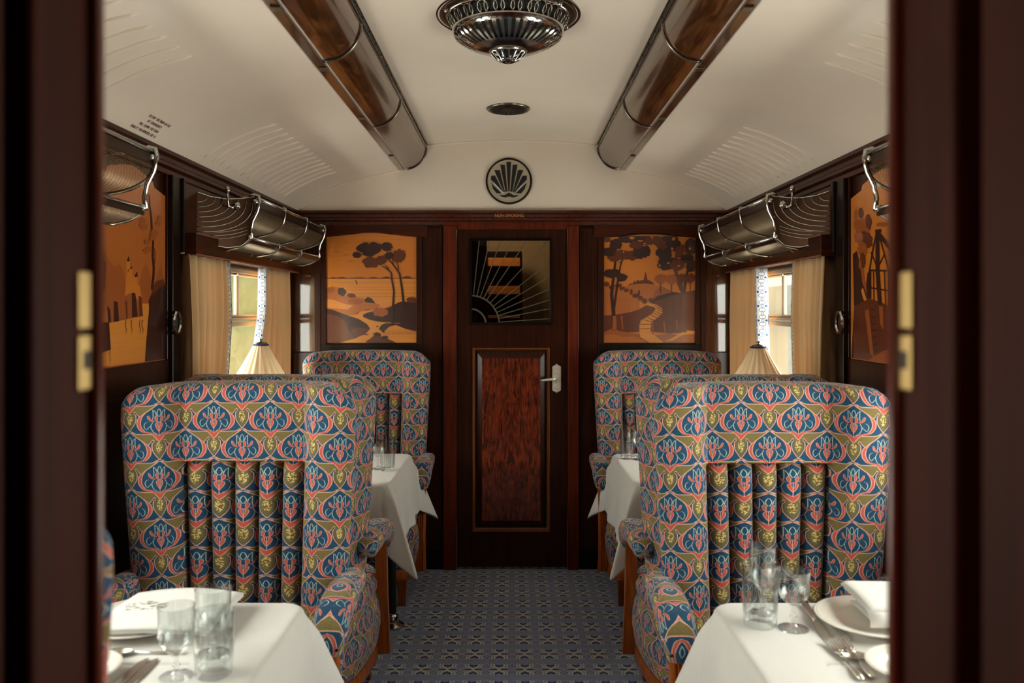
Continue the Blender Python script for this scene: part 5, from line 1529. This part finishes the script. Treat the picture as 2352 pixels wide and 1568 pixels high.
def pic_right():
    t = thing('marquetry_panel', 'inlaid wood picture of a stepped path and a spire, right of the end door', 'wall panel', (.790, YE - .006, 1.60), 0, 'inlaid marquetry pictures')
    k = .524 / 952
    fn = lambda u, v, d: ((u - 796) * k, -d - .002, (1410 - v) * k * 1.002 - .301)
    g = G(); g.prism([(320, 318), (470, 306), (700, 282), (880, 282), (1130, 306), (1272, 318), (1272, 1410), (320, 1410)], lambda u, v, d: ((u - 796) * k, d, (1410 - v) * k * 1.002 - .301), -.0022, .006)
    g.build('veneer_ground', VEN[0], t)
    p = Pic(fn, (321, 300, 1271, 1409))
    p.add([(570, 808), (600, 790), (615, 795), (640, 762), (652, 780), (668, 752), (690, 765), (735, 755), (744, 712), (755, 662), (766, 712), (775, 755), (800, 762), (830, 780), (850, 808)], 3)
    p.add([(520, 840), (560, 815), (620, 802), (760, 792), (850, 805), (910, 835), (910, 930), (840, 990), (700, 985), (560, 900)], 5)
    p.add([(850, 870), (920, 820), (980, 850), (1060, 890), (880, 950), (830, 950)], 2)
    p.add([(320, 805), (420, 815), (560, 880), (650, 930), (692, 962), (690, 1060), (600, 1090), (430, 1120), (320, 1125)], 5)
    for q in range(7): p.add(ribbon([(330, 900 + q * 32), (440, 940 + q * 24), (600, 960 + q * 18)], 4), 2)
    for i, c in enumerate(((345, 800, 30, 28), (400, 835, 28, 20), (470, 815, 35, 25), (510, 845, 30, 20), (555, 865, 26, 20), (605, 880, 14, 36), (685, 895, 12, 34), (650, 920, 35, 24), (700, 945, 26, 26), (745, 975, 30, 28), (810, 965, 26, 22))): p.add(lobed(*c, i + 50, 7), 3)
    p.add([(320, 1125), (430, 1120), (600, 1090), (690, 1060), (780, 1010), (870, 1040), (820, 1110), (700, 1180), (690, 1300), (320, 1300)], 3)
    p.add([(790, 985), (880, 920), (1040, 880), (1120, 890), (1272, 862), (1272, 1300), (1000, 1312), (820, 1295), (700, 1235), (820, 1150), (900, 1080), (860, 1020)], 3)
    p.add([(800, 990), (890, 925), (1040, 882), (1110, 892), (1000, 930), (880, 970)], 4)
    p.add([(768, 1003), (860, 1008), (925, 1050), (932, 1095), (880, 1150), (815, 1190), (808, 1290), (690, 1290), (690, 1215), (760, 1145), (870, 1085), (850, 1040), (770, 1018)], 1)
    for b in ([(850, 1020), (905, 1050)], [(865, 1050), (928, 1062)], [(875, 1070), (932, 1085)], [(870, 1090), (925, 1110)], [(840, 1105), (905, 1130)], [(810, 1125), (880, 1150)], [(775, 1145), (840, 1180)], [(740, 1170), (815, 1192)], [(695, 1218), (812, 1216)], [(692, 1266), (808, 1264)]): p.add(ribbon(b, 7), 3)
    p.add([(320, 1300), (400, 1262), (500, 1290), (700, 1320), (850, 1410), (320, 1410)], 2)
    p.add([(320, 1330), (420, 1320), (520, 1350), (640, 1345), (760, 1400), (760, 1410), (320, 1410)], 5)
    p.add([(690, 1290), (800, 1300), (880, 1350), (950, 1410), (800, 1410), (700, 1350)], 1)
    p.add([(850, 1335), (1000, 1310), (1100, 1330), (1272, 1290), (1272, 1410), (950, 1410)], 2)
    p.add([(950, 1398), (1050, 1350), (1140, 1295), (1180, 1280), (1272, 1288), (1272, 1318), (1150, 1325), (1040, 1385)], 1)
    for b in ([(505, 1130), (515, 1272)], [(945, 1190), (958, 1312)], [(828, 1160), (830, 1322)], [(1075, 1170), (1082, 1272)]): p.add(ribbon(b, 16, 12), 2)
    p.add(ribbon([(430, 1280), (425, 1180), (420, 1080), (400, 900), (420, 740), (440, 560), (440, 470)], 46, 18), 4)
    p.add(ribbon([(430, 1275), (430, 1210), (428, 1130)], 44, 34), 2)
    p.add(ribbon([(418, 1110), (460, 800), (490, 620), (520, 520), (545, 440)], 24, 8), 4)
    p.add(ribbon([(480, 580), (510, 555), (555, 530)], 9, 5), 4)
    p.add(ribbon([(1150, 1300), (1148, 1100), (1150, 900), (1100, 780), (1065, 660), (1075, 450), (1085, 380)], 66, 14), 3)
    p.add(ribbon([(1155, 900), (1175, 740), (1200, 620), (1240, 500)], 34, 12), 4)
    for c in ((910, 745, 60, 52), (1025, 750, 56, 54), (1130, 740, 50, 46), (1222, 742, 52, 48)):
        p.add(ribbon([(c[0], 900), (c[0], 760)], 12), 3); p.add(lobed(*c, int(c[0]), 8), 2 if c[0] < 1100 else 3)
    cr = ((440, 500, 85, 70), (380, 465, 60, 52), (450, 385, 72, 50), (600, 500, 88, 50), (690, 470, 70, 60), (745, 450, 66, 66), (660, 380, 80, 50), (400, 690, 86, 50), (510, 735, 60, 38), (350, 335, 44, 26), (560, 335, 110, 36), (720, 330, 90, 44), (790, 350, 50, 40), (330, 460, 30, 40),
          (950, 470, 88, 84), (920, 365, 90, 62), (1040, 380, 74, 80), (980, 590, 104, 66), (1150, 460, 90, 70), (1225, 400, 60, 84), (1230, 610, 56, 60), (1090, 600, 80, 62), (1190, 530, 70, 50), (1010, 320, 90, 34), (870, 320, 40, 30))
    for i, c in enumerate(cr): p.add(lobed(*c, i + 80, 7 + i % 4), 4 if i % 3 else 3)
    for i, c in enumerate(((470, 440, 14, 8), (610, 320, 26, 14), (700, 350, 30, 8), (560, 430, 14, 20), (740, 400, 22, 5), (1030, 430, 14, 12), (1100, 610, 12, 10), (990, 580, 14, 8), (900, 605, 12, 10), (1045, 330, 18, 18), (1160, 480, 8, 12), (1215, 430, 10, 16))): p.add(lobed(*c, i + 7, 5), 0)
    p.g.build('inlay', VEN, t, recalc=False)
pic_left(); pic_right()
# side wall pictures: points measured in the photograph, laid onto the wall plane
def side_fn(sx, ox, oy, k):
    def fn(u, v, d):
        px, py = ox + u * k, oy + v * k
        xw = sx * (WX - .008)
        Y = xw * 1900 / (px - 1177)
        return (sx * (WX - .008 - d), Y, CZ - (py - 715) * Y / 1900)
    return fn
def side_panel(sx, y0, y1, label, name_k, items):
    t = thing('marquetry_panel', label, 'wall panel', (0, 0, 0), 0, 'inlaid marquetry pictures')
    yc = (y0 + y1) / 2; t.location = (sx * (WX - .004), yc, 1.60)
    out = [(y0, 1.305), (y1, 1.305), (y1, 1.895), (y1 - .09, 1.912), (y1 - .10, 1.93), (yc + .05, 1.955), (yc, 1.96), (yc - .05, 1.955), (y0 + .10, 1.93), (y0 + .09, 1.912), (y0, 1.895)]
    g = G(); g.prism([(a - yc, b - 1.60) for a, b in out], lambda u, v, d: (-sx * (d), u, v), -.003, .0045); g.build('veneer_ground', VEN[0] if sx > 0 else VEN[5], t)
    fn0, its, clip = items
    g = G(); d = .0006
    for poly, mi in its:
        poly = clip_poly(poly, clip)
        if len(poly) < 3: continue
        d += .00006; vs = [fn0(u, v, d) for u, v in poly]
        vs = [(x - t.location[0], min(max(y, y0 + .002), y1 - .002) - yc, min(max(z, 1.307), 1.9) - 1.60) for x, y, z in vs]
        g.add(vs, [tuple(range(len(vs)))], mi)
    g.build('inlay', VEN, t, recalc=False)
fl = side_fn(-1, 220, 400, 230 / 784); I = []
I += [([(-60, 470), (40, 540), (75, 600), (110, 680), (150, 720), (190, 700), (220, 760), (240, 900), (230, 960), (40, 1110), (-60, 1100)], 2),
      ([(20, 720), (60, 640), (85, 700), (75, 900), (20, 950)], 3), ([(100, 790), (130, 720), (160, 800), (150, 960), (90, 1000)], 2),
      ([(340, 860), (370, 740), (395, 690), (430, 790), (450, 900), (410, 1012), (360, 1012)], 2), ([(455, 880), (490, 760), (520, 690), (530, 880), (430, 960)], 2),
      ([(105, 1165), (370, 1110), (362, 1012), (420, 1013), (410, 1250), (385, 1466), (-40, 1520), (-40, 1430), (60, 1400), (120, 1370)], 1),
      ([(-60, 1150), (105, 1160), (120, 1370), (40, 1400), (-60, 1440)], 4),
      ([(150, 960), (210, 980), (240, 930), (280, 900), (350, 930), (370, 1112), (250, 1132), (110, 1162), (100, 1050)], 2),
      ([(228, 955), (245, 760), (240, 690), (250, 680), (266, 680), (268, 740), (286, 742), (286, 800), (325, 800), (328, 870), (345, 870), (350, 900), (360, 960), (340, 1000), (300, 940), (270, 930)], 0),
      ([(245, 682), (257, 638), (268, 682)], 4), ([(272, 742), (280, 715), (288, 742)], 4), ([(250, 760), (268, 730), (262, 750), (252, 766)], 4), ([(303, 805), (312, 780), (326, 764), (330, 800), (318, 806)], 4),
      ([(282, 925), (310, 930), (330, 1112), (285, 1120)], 4), ([(142, 990), (172, 1000), (182, 1150), (142, 1158)], 4), ([(92, 1030), (112, 1060), (120, 1158), (100, 1160)], 4), ([(230, 980), (245, 1000), (250, 1130), (240, 1132)], 3), ([(335, 950), (358, 960), (370, 1108), (345, 1112)], 3),
      ([(415, 990), (440, 930), (500, 880), (560, 860), (560, 1470), (385, 1466), (405, 1200), (418, 1050)], 4),
      ([(440, 900), (470, 840), (530, 820), (545, 870), (500, 890), (440, 945)], 3),
      (ribbon([(370, 225), (405, 228), (425, 260), (435, 340), (440, 440)], 10, 14), 4), (ribbon([(450, 515), (446, 640), (455, 740), (452, 800), (440, 900)], 14, 18), 4), (ribbon([(420, 160), (425, 260)], 8), 4),
      (ribbon([(445, 560), (466, 600), (462, 700)], 4), 4)]
for i, c in enumerate(((282, 320, 30, 22), (255, 300, 20, 18), (365, 360, 24, 26), (378, 412, 26, 24), (350, 400, 16, 16), (400, 530, 22, 22), (415, 585, 26, 20), (390, 600, 20, 18), (500, 345, 24, 22), (490, 385, 26, 18), (455, 460, 34, 30), (440, 500, 24, 20))): I.append((lobed(*c, i + 5, 5), 2))
for xq in (235, 280, 345, 365, 110): I.append((ribbon([(xq, 1140 + (xq == 110) * 230), (xq - 6, 1180 + (xq == 110) * 230), (xq + 4, 1215 + (xq == 110) * 230), (xq - 4, 1250 + (xq == 110) * 230)], 4, 2), 3))
side_panel(-1, 2.46, 2.985, 'inlaid wood picture of a castle on cliffs above water, on the left wall', 'l', (fl, I, (-40, 130, 560, 1500)))
fr = side_fn(1, 1900, 420, 160 / 545); I = []
I += [([(215, 980), (235, 760), (280, 700), (300, 800), (320, 900), (420, 930), (500, 970), (620, 1000), (620, 1440), (190, 1460)], 3),
      ([(205, 560), (235, 530), (250, 580), (262, 640), (290, 760), (330, 870), (330, 900), (290, 930), (215, 960)], 4),
      ([(262, 640), (290, 640), (300, 760), (340, 880), (320, 890), (280, 780)], 2), ([(270, 840), (285, 820), (310, 900), (330, 950), (310, 955), (285, 900)], 1),
      ([(230, 960), (330, 905), (400, 940), (480, 970), (480, 1310), (375, 1375), (330, 1110), (250, 1010)], 3),
      ([(300, 1000), (330, 985), (370, 1370), (340, 1330)], 2), ([(410, 960), (440, 970), (445, 1150), (420, 1100)], 2),
      ([(330, 1402), (380, 1350), (450, 1312), (640, 1250), (640, 1440)], 2)]
for q in range(7): I.append((ribbon([(335 + q * 6, 990 + q * 55), (380 + q * 5, 996 + q * 52)], 12), 4))
for i, c in enumerate(((230, 250, 14, 42), (270, 235, 20, 46), (290, 330, 56, 56), (330, 300, 24, 60), (250, 330, 34, 50), (300, 430, 56, 56), (255, 420, 36, 50), (320, 470, 36, 40), (285, 520, 40, 56), (285, 600, 22, 60), (265, 640, 12, 30))): I.append((lobed(*c, i + 3, 7), 3 if i % 2 else 2))
I.append((lobed(440, 325, 50, 18, 3, 5), 2))
for b, w in (([(396, 375), (365, 520), (335, 700)], 10), ([(404, 375), (440, 500), (490, 690)], 10), ([(400, 365), (402, 700), (420, 950)], 30), ([(335, 683), (490, 688)], 14), ([(345, 820), (490, 842)], 12), ([(345, 690), (345, 905)], 12), ([(490, 690), (492, 970)], 12), ([(370, 690), (374, 920)], 6), ([(455, 690), (465, 960)], 6), ([(350, 540), (400, 660)], 8), ([(455, 560), (405, 660)], 8), ([(385, 380), (430, 372)], 26), ([(335, 700), (325, 780), (330, 900)], 20), ([(405, 390), (470, 470), (560, 600)], 30)): I.append((ribbon(b, w), 4))
side_panel(1, 2.53, 3.055, 'inlaid wood picture of a timber mill frame and trees, on the right wall', 'r', (fr, I, (170, -40, 640, 1430)))

# ------------------------------------------------------------------ emergency notice painted on the left cove
lines = ['TO STOP  THE TRAIN  IN CASE', 'OF  EMERGENCY', 'PULL  DOWN  THE CHAIN', 'PENALTY  FOR IMPROPER  USE  \u00a35']
nt = thing('emergency_notice', 'four-line dark red emergency notice lettered on the left ceiling cove', 'notice', (-1.17, 2.74, zc(1.17)))
for i, s in enumerate(lines):
    xx = 1.168 + i * .0155
    za, zb = zc(xx - .008), zc(xx + .008); ang = math.atan2(za - zb, .016)
    right = Vector((0, 1, 0)); up = Vector((math.cos(ang), 0, math.sin(ang))); nrm = right.cross(up)
    pos = Vector((-xx, 2.745 - i * .006, zc(xx) - .0022)) - Vector(nt.location)
    mt = Matrix((( right.x, up.x, nrm.x, pos.x), (right.y, up.y, nrm.y, pos.y), (right.z, up.z, nrm.z, pos.z), (0, 0, 0, 1)))
    text(s, .0155, M['ink'], nt, mt, ext=.0003, sx=.66 if i != 1 else .8, name='lettering', spacing=1.16)
